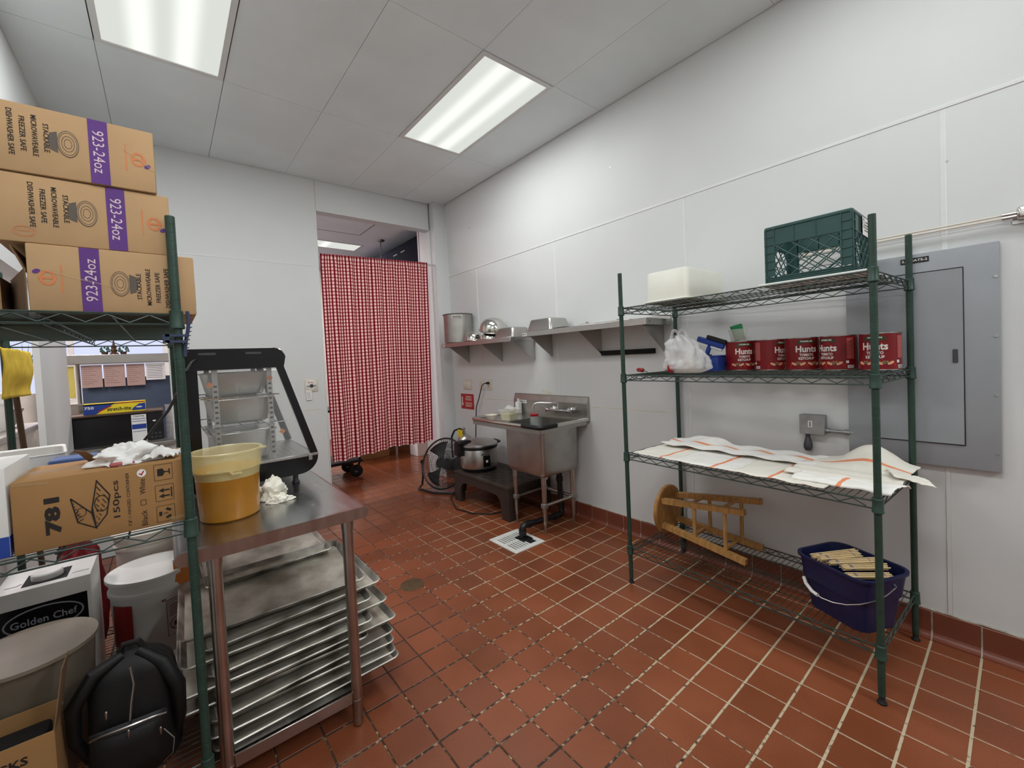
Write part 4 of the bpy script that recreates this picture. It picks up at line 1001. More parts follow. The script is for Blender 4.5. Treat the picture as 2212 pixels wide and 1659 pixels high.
dk.box(X0+.02, bx0, Y0+.02, by1+.02, zt-.003, zt); dk.box(bx1, XB, Y0+.02, Y1-.02, zt-.003, zt); dk.box(bx0, bx1, Y0+.02, by0, zt-.003, zt)
dk.box(X0+.02, bx1, by1, Y1-.02, zt-.003, zt)
dk.build('deck', M_STEEL, t, smooth=False)
rim = MB(); rim.tube([(XB, Y0, ZR), (X0+.03, Y0, ZR), (X0+.009, Y0+.009, ZR), (X0, Y0+.03, ZR), (X0, Y1-.03, ZR), (X0+.009, Y1-.009, ZR), (X0+.03, Y1, ZR), (XB, Y1, ZR)], .0165, 10)
rim.build('rolled_rim', M_POLISH, t)
ap = MB(); ap.box(X0+.004, X0+.007, Y0+.01, Y1-.01, ZR-.05, ZR-.008); ap.box(X0+.006, XB, Y0+.004, Y0+.007, ZR-.045, ZR-.008); ap.box(X0+.006, XB, Y1-.007, Y1-.004, ZR-.045, ZR-.008)
ap.build('apron', M_STEEL2, t, smooth=False)
bk = MB().prism([(XB-.004, ZR-.02),(XB-.004, 1.0),(XF-.014, 1.048),(XF-.014,1.058),(XF-.001,1.058),(XF-.001, ZR-.02)], lambda u, v: (u, Y0-.008, v), lambda u, v: (u, Y1+.03, v)).build('backsplash', M_STEEL2, t, smooth=False)
tp = MB().tube([(X0+.17, Y0, ZR), (X0+.03, Y0, ZR), (X0+.009, Y0+.009, ZR), (X0, Y0+.03, ZR), (X0, Y0+.21, ZR)], .0185, 12).build('black_tape', M_BLACK, t, label='black tape wrapped round the near rim corner')
lb = Print(lambda u, v: Vector((XB-.0045, -u, v))).rect(-2.14, -2.02, .965, .995).build('maker_sticker', M_PAPER, bk)
Print(lambda u, v: Vector((XB-.0052, -u, v))).text('TMC-K', -2.08, .980, .014, width=.085, bold=.03).build('sticker_print', M_INK, lb)
LG = [(.772, 1.360), (.772, 1.712), (1.105, 1.360), (1.105, 1.712)]
for x, y in LG:
    lg = MB().cyl((x, y, bz+.002), (x, y, .10), .0195, n=16).build('leg', M_LEG, t)
    MB().lathe([(.021,.0),(.021,.05),(.024,.052),(.024,.058),(.0,.06)], 14, (x, y, bz-.055)).build('socket', M_STEEL, lg)
    MB().lathe([(.008,.0),(.011,.006),(.011,.06),(.016,.07),(.016,.105)], 12, (x, y, 0)).build('bullet_foot', M_STEEL, lg)
    RB(x-.024, x+.024, y-.024, y+.024, .200, .246, .01, 2).build('rail_clamp', M_GALV, lg)
for a, b in ((0, 2), (1, 3), (2, 3)):
    MB().cyl((LG[a][0], LG[a][1], .223), (LG[b][0], LG[b][1], .223), .0145, n=14).build('cross_rail', M_LEG, t)
fc = thing('wall_faucet', 'chrome wall mounted faucet with swing spout over the sink', 'faucet', (XB-.0048, 1.545, .932))
MB().tube([(-.045, .14, 0), (-.055, .09, 0), (-.055, -.09, 0), (-.045, -.14, 0)], .013, 12).build('faucet_body', M_CHROME, fc)
for s in (-1, 1):
    MB().cyl((0, s*.10, 0), (-.055, s*.10, 0), .017, n=14).cyl((-.001, s*.10, 0), (-.008, s*.10, 0), .028, n=18).build('flange', M_CHROME, fc)
    hh = MB().cyl((-.055, s*.115, 0), (-.055, s*.150, 0), .016, .013, n=14).build('valve', M_CHROME, fc)
    MB().tube([(-.055, s*.150, 0), (-.065, s*.158, .022), (-.075, s*.160, .035)], [.008, .006, .007], 8).tube([(-.055, s*.150, 0), (-.05, s*.158, -.03)], .006, 8).build('lever', M_CHROME, hh)
MB().tube([(-.055, 0, .01), (-.055, 0, .055), (-.06, .004, .066), (-.075, .014, .070), (-.15, .10, .072), (-.185, .135, .070), (-.20, .15, .058), (-.205, .155, .02)], .0095, 10).build('spout', M_CHROME, fc)
cd = MB(Matrix.Translation((XF-.006, 1.72, 1.0585)) @ Matrix.Rotation(rad(-8), 4, 'Y')).prism([(-.10,0),(.06,0),(.005,.035),(-.10,.06)], lambda u, v: (-.0015, -u, v), lambda u, v: (.0015, -u, v)).build('cardboard_scrap', M_BUFF); tag(cd, 'folded card scrap tucked behind the sink backsplash', 'cardboard')
# things on the drainboard
zd = ZR-.0055
t = thing('food_container', 'clear plastic tub of yellow oil on the sink drainboard', 'container', (.862, 1.862, zd), rad(12))
sec = [(.070,.052,.001),(.080,.060,.09),(.092,.070,.0905),(.092,.070,.094)]
def tub(secs, r, m, nm, par, solid=.0016):
    mb = MB(); n = 24
    for a, b, z in secs: mb.v += [Vector((x, y, z)) for x, y in rrect(-a, a, -b, b, r, 5)]
    mb.f = [(j*n+i, j*n+(i+1) % n, (j+1)*n+(i+1) % n, (j+1)*n+i) for j in range(len(secs)-1) for i in range(n)] + [tuple(range(n-1, -1, -1))]
    return mb.build(nm, m, par, solid=solid)
tub(sec, .02, M_MILKY, 'tub_wall', t)
mb = MB(); n = 24
for a, b, z in ((.067,.049,.004),(.073,.054,.055)): mb.v += [Vector((x, y, z)) for x, y in rrect(-a, a, -b, b, .02, 5)]
mb.f = [(i, (i+1) % n, n+(i+1) % n, n+i) for i in range(n)] + [tuple(range(n-1, -1, -1)), tuple(range(n, 2*n))]
mb.build('oil', M_YELLOWT, t)
MB().grid(lambda u, v: (-.03+.10*u, -.05+.08*v, .098+.03*sin(u*3)*(v)), 8, 8).build('lid_sheet', M_MILKY, t, solid=.001)
t = thing('small_bowl', 'small cream bowl on the far side of the drainboard', 'bowl', (.748, 1.985, zd))
MB().lathe([(.004,.002),(.030,.0),(.034,.004),(.055,.045),(.058,.048),(.054,.048),(.032,.008),(.004,.006)], 28).build('bowl_shell', M_CREAM, t)
t = thing('glass_jar', 'small glass jar with red lid on the sink corner', 'jar', (.7275, 1.385, zd))
MB().lathe([(.004,.001),(.034,.0),(.0365,.006),(.0365,.05),(.033,.075),(.030,.088),(.028,.088),(.031,.074),(.034,.05),(.034,.006),(.004,.004)], 28).build('jar_glass', M_JAR, t)
MB().lathe([(.032,.085),(.033,.088),(.033,.102),(.030,.104),(.002,.104)], 24).build('lid', M_REDP, t)
b = RB(1.145, 1.195, 2.075, 2.125, zd, zd+.12, .01, 2).build('soap_bottle', M_WHITEP); tag(b, 'white squeeze bottle standing against the far end of the backsplash', 'bottle')
MB().cyl((1.17, 2.10, zd+.12), (1.17, 2.10, zd+.15), .012, .009, n=12).build('cap', M_WHITEM, b)
# drain pipe
t = thing('drain_pipe', 'black plastic drain pipe running from the sink to the floor sink', 'pipe', (0, 0, 0))
MB().tube([(1.00,1.56,.435),(1.02,1.54,.44),(1.06,1.52,.435),(1.085,1.50,.41)], .027, 14).build('elbow', M_ABS, t)
MB().tube([(1.085,1.495,.42),(1.085,1.488,.12),(1.083,1.482,.075)], .0245, 14).build('riser', M_ABS, t)
MB().tube([(1.083,1.482,.085),(1.075,1.476,.06),(1.05,1.468,.05),(.70,1.440,.085),(.62,1.430,.100)], .0245, 14).build('run', M_ABS, t)
MB().tube([(.66,1.432,.096),(.615,1.428,.100),(.592,1.426,.088),(.585,1.425,.06),(.585,1.425,.006)], .026, 14).build('outlet_elbow', M_ABS, t)
for p, d in (((1.085,1.492,.35),(0,0,1)),((1.085,1.49,.14),(0,0,1)),((.98,1.463,.056),(1,.03,0)),((.66,1.436,.09),(1,0,0)),((.585,1.425,.05),(0,0,1))):
    p = Vector(p); d = Vector(d).normalized(); MB().cyl(p-d*.018, p+d*.018, .0305, n=16).build('coupling', M_ABS, t)
MB().lathe([(.014,-.10),(.03,-.09),(.034,-.05),(.030,-.02),(.026,.0)], 18, (.955, 1.545, .455)).build('strainer_cup', M_BUFF, t)
# floor sink grate
t = thing('floor_sink_grate', 'white square floor sink grate with black slots under the drain pipe', 'drain', (.522, 1.424, 0))
B(-.142, .142, -.162, .162, -.001, .0012).build('shade_backing', M_BLACKM, t, smooth=False)  # flat black sheet painting in the shade below the slots
fr = MB()
for a, b, c, e in ((-.145,.145,-.165,-.118),(-.145,.145,.118,.165),(-.145,-.105,-.118,.118),(.105,.145,-.118,.118),(-.105,.105,-.010,.012)): fr.box(a, b, c, e, 0, .006)
fr.build('frame', M_WHITEM, t, smooth=False)
for s in (0, 1):
    for k in range(9):
        if s == 0 and k > 5: continue
        x = -.105 + .0233*k
        if s == 0 and .02 < x: continue
        B(x+.0105, x+.0233, -.118 if s == 0 else .012, -.010 if s == 0 else .118, .0005, .006).build('bar', M_WHITEM, t, smooth=False)
RB(.015, .115, -.065, .05, .0012, .0085, .003, 1).build('hole_patch', M_BLACK, t)  # black slab standing in for the dark inside of a square hole
# clean-out cover
t = thing('floor_cleanout', 'round bronze cleanout cover set in the floor tiles', 'cover', (-.362, 1.412, 0))
MB().lathe([(.004,-.002),(.074,-.002),(.075,.001),(.070,.0025),(.004,.0025)], 40).build('plate', mat('cleanout_bronze', (124, 104, 74), .45, .7, var=.25, scale=60), t)
MB().tube([(.069*cos(2*pi*i/40), .069*sin(2*pi*i/40), .0025) for i in range(40)], .002, 5, closed=True).build('ring', M_DBROWN, t)
rb_ = MB()
for k in range(-5, 6):
    x = k*.0115; h = math.sqrt(max(0, .062**2-x*x)); rb_.box(x-.0025, x+.0025, -h, h, .0022, .0042)
rb_.build('ribs', M_DBROWN, t, smooth=False, kind='stuff')

# ------------------------------------------------------------------ dunnage rack, rice cooker, fan, extinguisher
t = thing('dunnage_rack', 'low dark brown slotted dunnage rack under the sink', 'rack', (.712, 1.745, 0))
W_, D_ = .505, .880
top = MB()
top.rbox(0, W_, 0, D_, .262, .300, .006, 2)
top.build('deck', M_BROWNP, t)
def skirt(poly, f0, f1): return MB().prism(poly, f0, f1)
side = [(0,0),(.105,0),(.108,.10),(.125,.16),(.16,.195),(.20,.205),(D_-.20,.205),(D_-.16,.195),(D_-.125,.16),(D_-.108,.10),(D_-.105,0),(D_,0),(D_,.27),(0,.27)]
for x in (0, W_-.03): skirt(side, lambda u, v: (x, u, v), lambda u, v: (x+.03, u, v)).build('leg_frame', M_BROWNP, t, smooth=False)
end = [(0.03,0),(.10,0),(.105,.12),(.14,.19),(.20,.205),(W_-.20,.205),(W_-.14,.19),(W_-.105,.12),(W_-.10,0),(W_-.03,0),(W_-.03,.27),(.03,.27)]
for y in (0, D_-.03): skirt(end, lambda u, v: (u, y, v), lambda u, v: (u, y+.03, v)).build('end_frame', M_BROWNP, t, smooth=False)
sl = MB()
for i in range(8):
    for j in range(3):
        for q in range(2):
            x = .055 + i*.054; y = .10 + j*.29 + q*.125 + (.06 if i % 2 else 0)
            if y + .10 < D_-.03: sl.rbox(x-.007, x+.007, y, y+.095, .2995, .3008, .0004, 1)
sl.build('deck_slots', M_BLACKM, t, kind='stuff')
ck = thing('rice_cooker', 'large stainless rice cooker with black handles on the brown rack', 'rice cooker', (.925, 2.475, .3012), rad(0))
MB().lathe([(.02,.0),(.165,.0),(.175,.012),(.178,.03),(.02,.031)], 44).build('base', M_BLACK, ck)
MB().lathe([(.02,.03),(.180,.03),(.188,.036),(.190,.05),(.190,.215),(.186,.222),(.02,.223)], 48).build('body', M_STEEL, ck)
MB().lathe([(.02,.222),(.192,.222),(.196,.228),(.196,.246),(.192,.252),(.02,.252)], 48).build('collar', M_BLACK, ck)
MB().lathe([(.192,.250),(.198,.254),(.196,.266),(.180,.278),(.12,.296),(.06,.302),(.01,.303)], 48).build('lid', M_STEEL, ck)
av = math.atan2(CP.y-2.475, CP.x-.925)
M = Matrix.Rotation(av-1.18, 4, 'Z')
hg = MB(M).rbox(.185, .245, -.055, .055, .16, .285, .012, 2).build('hinge_handle', M_BLACK, ck)
M = Matrix.Rotation(av-1.05, 4, 'Z')
MB(M).rbox(.10, .25, -.045, .045, .272, .312, .012, 2).build('lid_grip', M_BLACK, hg)
M = Matrix.Rotation(av+1.95, 4, 'Z')
MB(M).tube([(.185,-.08,.26),(.215,-.06,.262),(.222,0,.262),(.215,.06,.262),(.185,.08,.26)], .010, 8).build('side_handle', M_BLACK, ck)
M = Matrix.Rotation(av+.42, 4, 'Z')
cp_ = MB(M).rbox(.176, .1925, -.038, .038, .055, .165, .006, 2).build('control_panel', M_BLACKG, ck)
MB(M).rbox(.190, .196, -.012, .012, .095, .120, .003, 1).build('switch', M_WHITEP, cp_)
MB(M).rbox(.186, .1915, -.060, .040, .172, .195, .002, 1).build('name_plate', M_GALV, ck)
# fan
fo = Vector((.775, 2.945, .305)); fn_ = Vector((-.82, -.36, .33)).normalized()
q = fn_.to_track_quat('Z', 'Y'); FM = Matrix.Translation(fo) @ q.to_matrix().to_4x4()
t = thing('drum_fan', 'black wire caged floor fan leaning by the brown rack', 'fan', (0,0,0)); 
def ringpts(r, z, n=48): return [(r*cos(2*pi*i/n), r*sin(2*pi*i/n), z) for i in range(n)]
MB(FM).tube(ringpts(.272, 0), .009, 8, closed=True).build('outer_ring', M_BLACK, t)
g = MB(FM)
for k in range(56):
    a = 2*pi*k/56; pts = []
    for s in range(7):
        r = .055+.215*s/6; b = a + .55*(s/6)**1.3; pts.append((r*cos(b), r*sin(b), .055*(1-(s/6)**2)))
    g.tube(pts, .0018, 4, caps=False)
for r, z in ((.055,.055),(.12,.048),(.19,.030)): g.tube(ringpts(r, z, 32), .0022, 5, closed=True)
g.build('front_grille', M_CAGE, t, kind='stuff')
g = MB(FM)
for k in range(56):
    a = 2*pi*k/56; g.tube([((.07+.2*s/4)*cos(a), (.07+.2*s/4)*sin(a), -.075*(1-(s/4)**2)-.002) for s in range(5)], .0018, 4, caps=False)
for r, z in ((.07,-.077),(.14,-.066),(.21,-.038)): g.tube(ringpts(r, z, 32), .0022, 5, closed=True)
g.build('rear_grille', M_CAGE, t, kind='stuff')
MB(FM).lathe([(.005,.058),(.05,.056),(.056,.05),(.05,.045),(.005,.044)], 24).build('badge', M_BLACK, t)
MB(FM).lathe([(.005,-.06),(.062,-.065),(.066,-.10),(.062,-.165),(.045,-.18),(.005,-.182)], 24).build('motor', M_BLACK, t)
for k in range(3):
    Mk = FM @ Matrix.Rotation(2*pi*k/3, 4, 'Z')
    def blade(u, v):
        r = .05+.19*v; w = (.5+.55*v)*(u-.5); return Vector((r*cos(w), r*sin(w), .028*(u-.5)-.010))
    MB(Mk).grid(blade, 8, 8).build('blade', M_BLACK, t, solid=.002)
lx = FM.to_3x3() @ Vector((1,0,0)); lx = Vector((fn_.y, -fn_.x, 0)).normalized()
pa = fo + lx*.285; pb = fo - lx*.285; bo = Vector((-.15, .0, 0))
MB().tube([pa, pa+Vector((0,0,-.16)), Vector((pa.x, pa.y, .05))+bo*.1, Vector((pa.x,pa.y,.014))+bo*.4, Vector(((pa.x+pb.x)/2, (pa.y+pb.y)/2, .0125))+bo*.9, Vector((pb.x,pb.y,.014))+bo*.4, Vector((pb.x,pb.y,.05))+bo*.1, pb+Vector((0,0,-.16)), pb], .0115, 10).build('stand', M_BLACK, t)
for p in (pa, pb): MB().cyl(p-lx*.012, p+lx*.012, .02, n=12).build('pivot_knob', M_BLACK, t)
MB().tube([fo - fn_*.16 + Vector((0,0,-.05)), Vector((.90,2.86,.06)), Vector((.68,2.66,.012)), Vector((.56,2.36,.008)), Vector((.60,2.15,.008)), Vector((.70,2.02,.008)), Vector((.80,1.98,.008))], .006, 8).build('power_cord', M_BLACK, t)
# extinguisher
t = thing('fire_extinguisher', 'silver fire extinguisher with black hose and yellow tag behind the rice cooker', 'extinguisher', (1.125, 3.045, .075))
MB().lathe([(.02,0),(.085,0),(.09,.01),(.09,.40),(.075,.45),(.045,.478),(.03,.49),(.02,.49)], 36).build('cylinder', M_SILVER, t)
v = MB().lathe([(.02,.48),(.024,.50),(.018,.52),(.018,.545),(.008,.55)], 16).build('valve', M_POLISH, t)
MB().tube([(.0,-.01,.545),(-.03,-.05,.575),(-.05,-.09,.585)], .008, 8).tube([(.0,.0,.53),(-.035,-.055,.535),(-.05,-.085,.53)], .007, 8).build('lever', M_STEEL2, v)
MB().tube([(0,.02,.535),(-.02,.07,.545),(-.05,.13,.52),(-.07,.16,.45),(-.075,.165,.33),(-.07,.15,.20)], .011, 10).build('hose', M_BLACK, t)
RB(-.056, -.052, -.045, .045, .44, .545, .0015, 1).build('inspection_tag', M_TAGY, t)
RB(.086, .114, -.03, .03, .30, .36, .003, 1).build('wall_hook', M_GALV, t)
RB(.086, .114, -.03, .03, .06, .12, .003, 1).build('wall_hook', M_GALV, t)

# ------------------------------------------------------------------ doorway: curtain, pull station, what shows behind
cu = thing('gingham_curtain', 'red and white gingham curtain hanging in the doorway', 'curtain', (0, 0, 0))
CY = YB + .045
MB().tube([(DX0+.004, CY, 2.565), (DX1-.002, CY, 2.60)], .011, 12).build('curtain_rod', M_WHITEM, cu)
def cur(u, v):
    x0 = -.205 + .010*v; x1 = 1.028 - .055*v
    fold = .026*sin(u*2*pi*7.5+.6*sin(v*3)) + .014*sin(u*2*pi*15+2*v) + .016*sin(u*2*pi*3.3+1.5*v+1)
    fold *= .45+.75*v
    x = x0 + (x1-x0)*u + .006*sin(u*2*pi*9+v)
    top = 2.566 + .036*u
    bot = .405 + .075*u + .055*max(0, u-.35)*sin((u-.35)*2*pi*1.4) 
    z = top + .016*(1 if v == 0 else 0) + (bot-top)*v
    if v < .03: fold *= v/.03*.6
    return Vector((x, CY - .016 + fold*.8, z))
MB().grid(cur, 220, 60, lambda u, v: (1.44*u, 2.15*v)).build('cloth', M_GING, cu, angle=80)

t = thing('pull_station', 'square fire pull station plate with round centre beside the doorway', 'alarm', (-.372, YB-.001, 1.232))
RB(-.062, .062, -.006, 0, -.064, .064, .003, 2).build('plate', M_CREAM, t)
MB(Matrix.Translation((0, -.006, 0)) @ Matrix.Rotation(pi/2, 4, 'X')).lathe([(.052,.0),(.052,.003),(.046,.006),(.03,.006),(.012,.009),(.003,.009)], 32).build('dial', M_WHITEM, t)
MB(Matrix.Translation((0, -.014, -.004)) @ Matrix.Rotation(pi/2, 4, 'X')).lathe([(.004,-.003),(.018,-.003),(.018,.003),(.012,.006),(.004,.006)], 20).build('knob', M_GREYD, t)
RB(-.042, .042, -.020, -.013, -.009, .002, .003, 1).build('pull_bar', M_STEEL2, t)
Print(lambda u, v: Vector((u, -.0128, v))).text('PULL', -.002, .030, .017, width=.058, bold=.02).build('lettering', M_RED, t)
tg = RB(-.425, -.372, YB-.010, YB-.007, 1.085, 1.185, .001, 1).build('inspection_tag', M_PAPER); tag(tg, 'white paper inspection tag hanging below the pull station', 'tag')
pr = Print(lambda u, v: Vector((u, YB-.0105, v)))
for k in range(7): pr.line([(-.418, 1.165-.010*k), (-.38-.006*(k % 2), 1.165-.010*k)], .002)
pr.build('tag_print', M_GREYINK, tg)
ca = thing('utility_cart', 'black wheeled cart whose caster shows below the curtain', 'cart', (0, 0, 0))
RB(-.42, .36, 4.22, 4.75, .20, .235, .01, 2).build('lower_tray', M_BLACK, ca); RB(-.42, .36, 4.22, 4.75, .86, .89, .01, 2).build('upper_tray', M_BLACK, ca)
for x in (-.39, .33):
    for y in (4.25, 4.72): MB().cyl((x, y, .23), (x, y, .87), .014, n=10).build('post', M_BLACK, ca)
for x, y in ((.305, 4.32), (.305, 4.66), (-.36, 4.32), (-.36, 4.66)):
    w = MB().lathe([(.02,-.019),(.066,-.019),(.0765,-.012),(.0765,.012),(.066,.019),(.02,.019)], 28); R_ = Matrix.Translation((x, y, .0775)) @ Matrix.Rotation(rad(-18), 4, 'Z') @ Matrix.Rotation(pi/2, 4, 'X')
    w.v = [R_ @ p for p in w.v]; wo = w.build('caster_wheel', M_RUBBER, ca)
    h = MB(R_).lathe([(.004,-.019),(.016,-.021),(.016,.021),(.004,.021)], 14).build('hub', M_GALV, wo)
    MB(Matrix.Translation((x, y, 0)) @ Matrix.Rotation(rad(-18), 4, 'Z')).tube([(-.0,-.026,.078),(.03,-.026,.155),(.045,0,.185),(.03,.026,.155),(0,.026,.078)], .013, 8).build('caster_fork', M_BLACK, ca)
pt = thing('prep_table', 'steel legged table against the far side of the back room', 'table', (0, 0, 0))
RB(.55, 1.9, 5.05, 5.7, .86, .90, .006, 1).build('table_top', M_STEEL, pt)
for x, y in ((1.185, 5.08), (.60, 5.08), (1.85, 5.08), (.60, 5.65), (1.85, 5.65)): MB().cyl((x, y, 0), (x, y, .87), .019, n=12).build('leg', M_STEEL, pt)
B(.58, 1.86, 5.55, 5.60, .0, .55).build('back_panel', M_KRAFTD, pt, smooth=False)
o = RB(.62, 1.10, 5.15, 5.50, .0, .30, .004, 1).build('cardboard_box', M_KRAFT2); tag(o, 'brown carton on the floor beneath the back room table', 'box')
o = RB(1.36, 1.60, 4.72, 4.98, .0, .27, .004, 1).build('white_carton', M_PAPER); tag(o, 'white carton on the floor beyond the right door jamb', 'box')
hd = thing('exhaust_hood', 'dark metal exhaust hood near the ceiling beyond the doorway', 'hood', (0, 0, 0))
MB().prism([(1.22,2.45),(2.4,2.45),(2.4,3.16),(1.28,3.16),(1.22,3.08)], lambda u, v: (u, 4.05, v), lambda u, v: (u, 6.9, v)).build('hood_shell', M_HOOD, hd, smooth=False)
RB(1.205, 1.222, 4.05, 6.9, 2.66, 2.70, .003, 1).build('steel_band', M_STEEL2, hd)
for y in (4.5, 4.75): RB(1.214, 1.224, y, y+.14, 3.0, 3.02, .004, 1).build('vent_slot', M_GREYINK, hd)
pc = thing('ceiling_drop', 'thin cord hanging from a round ceiling rose in the back room', 'cord', (1.16, 5.2, ZC))
MB().lathe([(.004,-.03),(.03,-.028),(.06,-.012),(.065,0)], 20).build('ceiling_rose', M_GALV, pc); MB().tube([(0,0,-.02),(.005,0,-.9)], .006, 8).build('cord', M_DBROWN, pc)
rc = thing('hanging_string', 'thin red cord hanging beside the right edge of the doorway', 'cord', (1.02, 3.70, 2.55)); MB().tube([(0,0,.55),(0,0,-.2)], .004, 6).build('strand', M_REDP, rc)

# ------------------------------------------------------------------ stainless worktable with sheet pans
TX0, TX1, TY0, TY1, TZ = -1.512, -.912, .570, 1.720, .858
t = thing('steel_worktable', 'stainless steel worktable carrying the display case and the curry tub', 'table', (0, 0, 0))
tp = MB()
pr_ = [(TX0+.02, TZ-.004), (TX1-.02, TZ-.004), (TX1-.02, TZ), (TX0+.02, TZ)]
tp.box(TX0+.02, TX1-.02, TY0+.02, TY1, TZ-.004, TZ)
def nose(prof, a, b, sw): return MB().prism(prof, (lambda u, v: (u, a, v)) if sw else (lambda u, v: (a, u, v)), (lambda u, v: (u, b, v)) if sw else (lambda u, v: (b, u, v)))
tp.build('table_top', M_TABLE, t, smooth=False)
fe_ = [(TY0+.022, TZ)] + [(TY0+.021-.021*sin(a), TZ-.021+.021*cos(a)) for a in [pi*i/8 for i in range(9)]] + [(TY0+.03, TZ-.042), (TY0+.03, TZ-.04), (TY0+.022, TZ-.004)]
fe = arc(TX1-.0215, TZ-.0215, .0215, pi/2, -pi/2, 10) + arc(TX0+.0215, TZ-.0215, .0215, -pi/2, -1.5*pi, 10)
MB().prism(fe, lambda u, v: (u, TY0, v), lambda u, v: (u, TY0+.02, v)).build('front_apron', M_TABLE, t)
for x in (TX1-.0215, TX0+.0215): MB().cyl((x, TY0+.02, TZ-.0215), (x, TY1, TZ-.0215), .0213, n=24).build('rolled_side_edge', M_TABLE, t)
RB(TX0, TX1, TY1-.004, TY1, TZ-.04, TZ, .001, 1).build('rear_edge', M_TABLE, t)
LGS = [(-1.410, .612), (-.988, .602), (-1.410, 1.665), (-.988, 1.665)]
for x, y in LGS:
    lg = MB().cyl((x, y, .10), (x, y, TZ-.02), .0205, n=18).build('leg', M_LEG, t)
    MB().lathe([(.0225,.0),(.0225,.05),(.027,.055),(.027,.06)], 16, (x, y, TZ-.075)).build('leg_socket', M_LEG, lg)
    MB().lathe([(.013,0),(.018,.006),(.0195,.10),(.0215,.102),(.0215,.108),(.02,.11)], 16, (x, y, 0)).build('bullet_foot', M_LEG, lg)
us = MB(); us.box(TX0+.055, TX1-.055, TY0+.045, TY1-.03, .133, .137)
us.build('undershelf', M_TABLE, t, smooth=False)
RB(-1.392, -1.006, .598, .606, .092, .137, .002, 1).build('undershelf_lip', M_LEG, t)
for x in (TX0+.053, TX1-.058): RB(x, x+.005, .63, 1.66, .095, .137, .001, 1).build('undershelf_side', M_LEG, t)
# sheet pans
def pan_meshes():
    L, Wd, H = .330, .2285, .025
    secs = [(L, Wd, H-.003, .030), (L-.004, Wd-.004, H, .028), (L-.007, Wd-.007, H-.002, .026), (L-.018, Wd-.018, .004, .022), (L-.021, Wd-.021, .0022, .020)]
    mb = MB(); n = 24
    for a, b, z, r in secs: mb.v += [Vector((x, y, z)) for x, y in rrect(-a, a, -b, b, r, 5)]
    mb.f = [(j*n+i, j*n+(i+1) % n, (j+1)*n+(i+1) % n, (j+1)*n+i) for j in range(len(secs)-1) for i in range(n)]
    out = [(L, Wd, H-.003, .030), (L-.006, Wd-.006, H-.006, .028), (L-.0195, Wd-.0195, .0025, .022), (L-.022, Wd-.022, .0, .020)]
    o = len(mb.v)
    for a, b, z, r in out: mb.v += [Vector((x, y, z)) for x, y in rrect(-a, a, -b, b, r, 5)]
    mb.f += [(o+j*n+(i+1) % n, o+j*n+i, o+(j+1)*n+i, o+(j+1)*n+(i+1) % n) for j in range(len(out)-1) for i in range(n)] + [tuple(range(o+4*n-1, o+3*n-1, -1))]
    fl = MB(); fl.v = [Vector((x, y, .0022)) for x, y in rrect(-(L-.021), L-.021, -(Wd-.021), Wd-.021, .020, 5)]; fl.f = [tuple(range(n))]
    return mb, fl
pb_, pf_ = pan_meshes()
pl_ = ['lowest dark sheet pan directly on the undershelf', 'second sheet pan from the bottom of the stack', 'third sheet pan from the bottom, with a bright polished edge', 'fourth sheet pan from the bottom, shifted to the right', 'fifth sheet pan from the bottom, reaching left behind the green post', 'middle sheet pan of the stack, pushed far right', 'sheet pan just above the middle of the stack', 'fourth sheet pan from the top of the stack', 'third sheet pan from the top, edge showing at the right leg', 'second sheet pan from the top, corner showing at the front', 'topmost worn sheet pan of the stack, flour dusted', 'pan tipped up behind the topmost sheet pan']
first = None; z = .1374
spec = [(.065,-.01,0,1),(.06,.004,0,-1),(.065,.03,.4,-1),(.055,.02,.3,3),(-.035,.05,.6,-2),(.075,.03,1.0,2),(-.015,.045,1.2,-2),(.055,.075,1.5,3),(.0,.10,2.0,-1),(.05,.13,2.6,2),(.0,.165,3.6,-2)]
for k, (dx, dy, tilt, rz) in enumerate(spec):
    if first is None:
        th_ = thing('sheet_pan', 'aluminium ' + pl_[k], 'pan', (0,0,0), 0, 'sheet pans stacked under the worktable'); pb_.build('pan_body', M_ALU, th_); pf_.build('pan_floor', M_ALUIN, th_); first = th_
    else: th_ = copytree(first); th_['label'] = 'aluminium ' + pl_[k]
    th_.location = (-1.185+dx, .864+dy*.95, z + (.2285*math.sin(rad(tilt)))); th_.rotation_euler = (rad(tilt), rad((k % 3-1)*.5), rad(rz)); z += .0300 + (.004 if k > 6 else 0)
th_ = copytree(first); th_['label'] = 'aluminium ' + pl_[11]; th_.location = (-1.168, 1.345, .492); th_.rotation_euler = (rad(4), 0, rad(2)); th_.scale = (.79, .94, 1)

# display case on the worktable: side glass towards the camera, slanted front towards +x
t = thing('display_case', 'black countertop food display case with slanted glass front on the worktable', 'display case', (0, 0, 0))
CY0, CY1, CZ = 1.125, 1.70, TZ+.001
outl = [(-1.440, .905), (-1.03, .905)] + [(-1.03+.085*sin(a), .985-.08*cos(a)) for a in [pi/2*i/8 for i in range(1, 9)]] + [(-.945, 1.000), (-1.075, 1.43)] + [(-1.115+.055*cos(a), 1.455+.055*sin(a)) for a in [rad(15+75*i/6) for i in range(7)]] + [(-1.440, 1.510)]
hole = [(-1.395, 1.002), (-.985, 1.002), (-1.100, 1.415), (-1.395, 1.415)]
base_ = [(-1.440, .905), (-1.03, .905)] + [(-1.03+.085*sin(a), .985-.08*cos(a)) for a in [pi/2*i/8 for i in range(1, 9)]] + [(-.945, .990), (-1.440, .990)]
MB().prism(base_, lambda u, v: (u, CY0, v), lambda u, v: (u, CY1, v)).build('base', M_BLACKG, t)
top_ = [(-1.440, 1.42), (-1.0715, 1.42)] + outl[-8:-1] + [(-1.440, 1.510)]
MB().prism(top_, lambda u, v: (u, CY0, v), lambda u, v: (u, CY1, v)).build('top_housing', M_BLACKG, t)
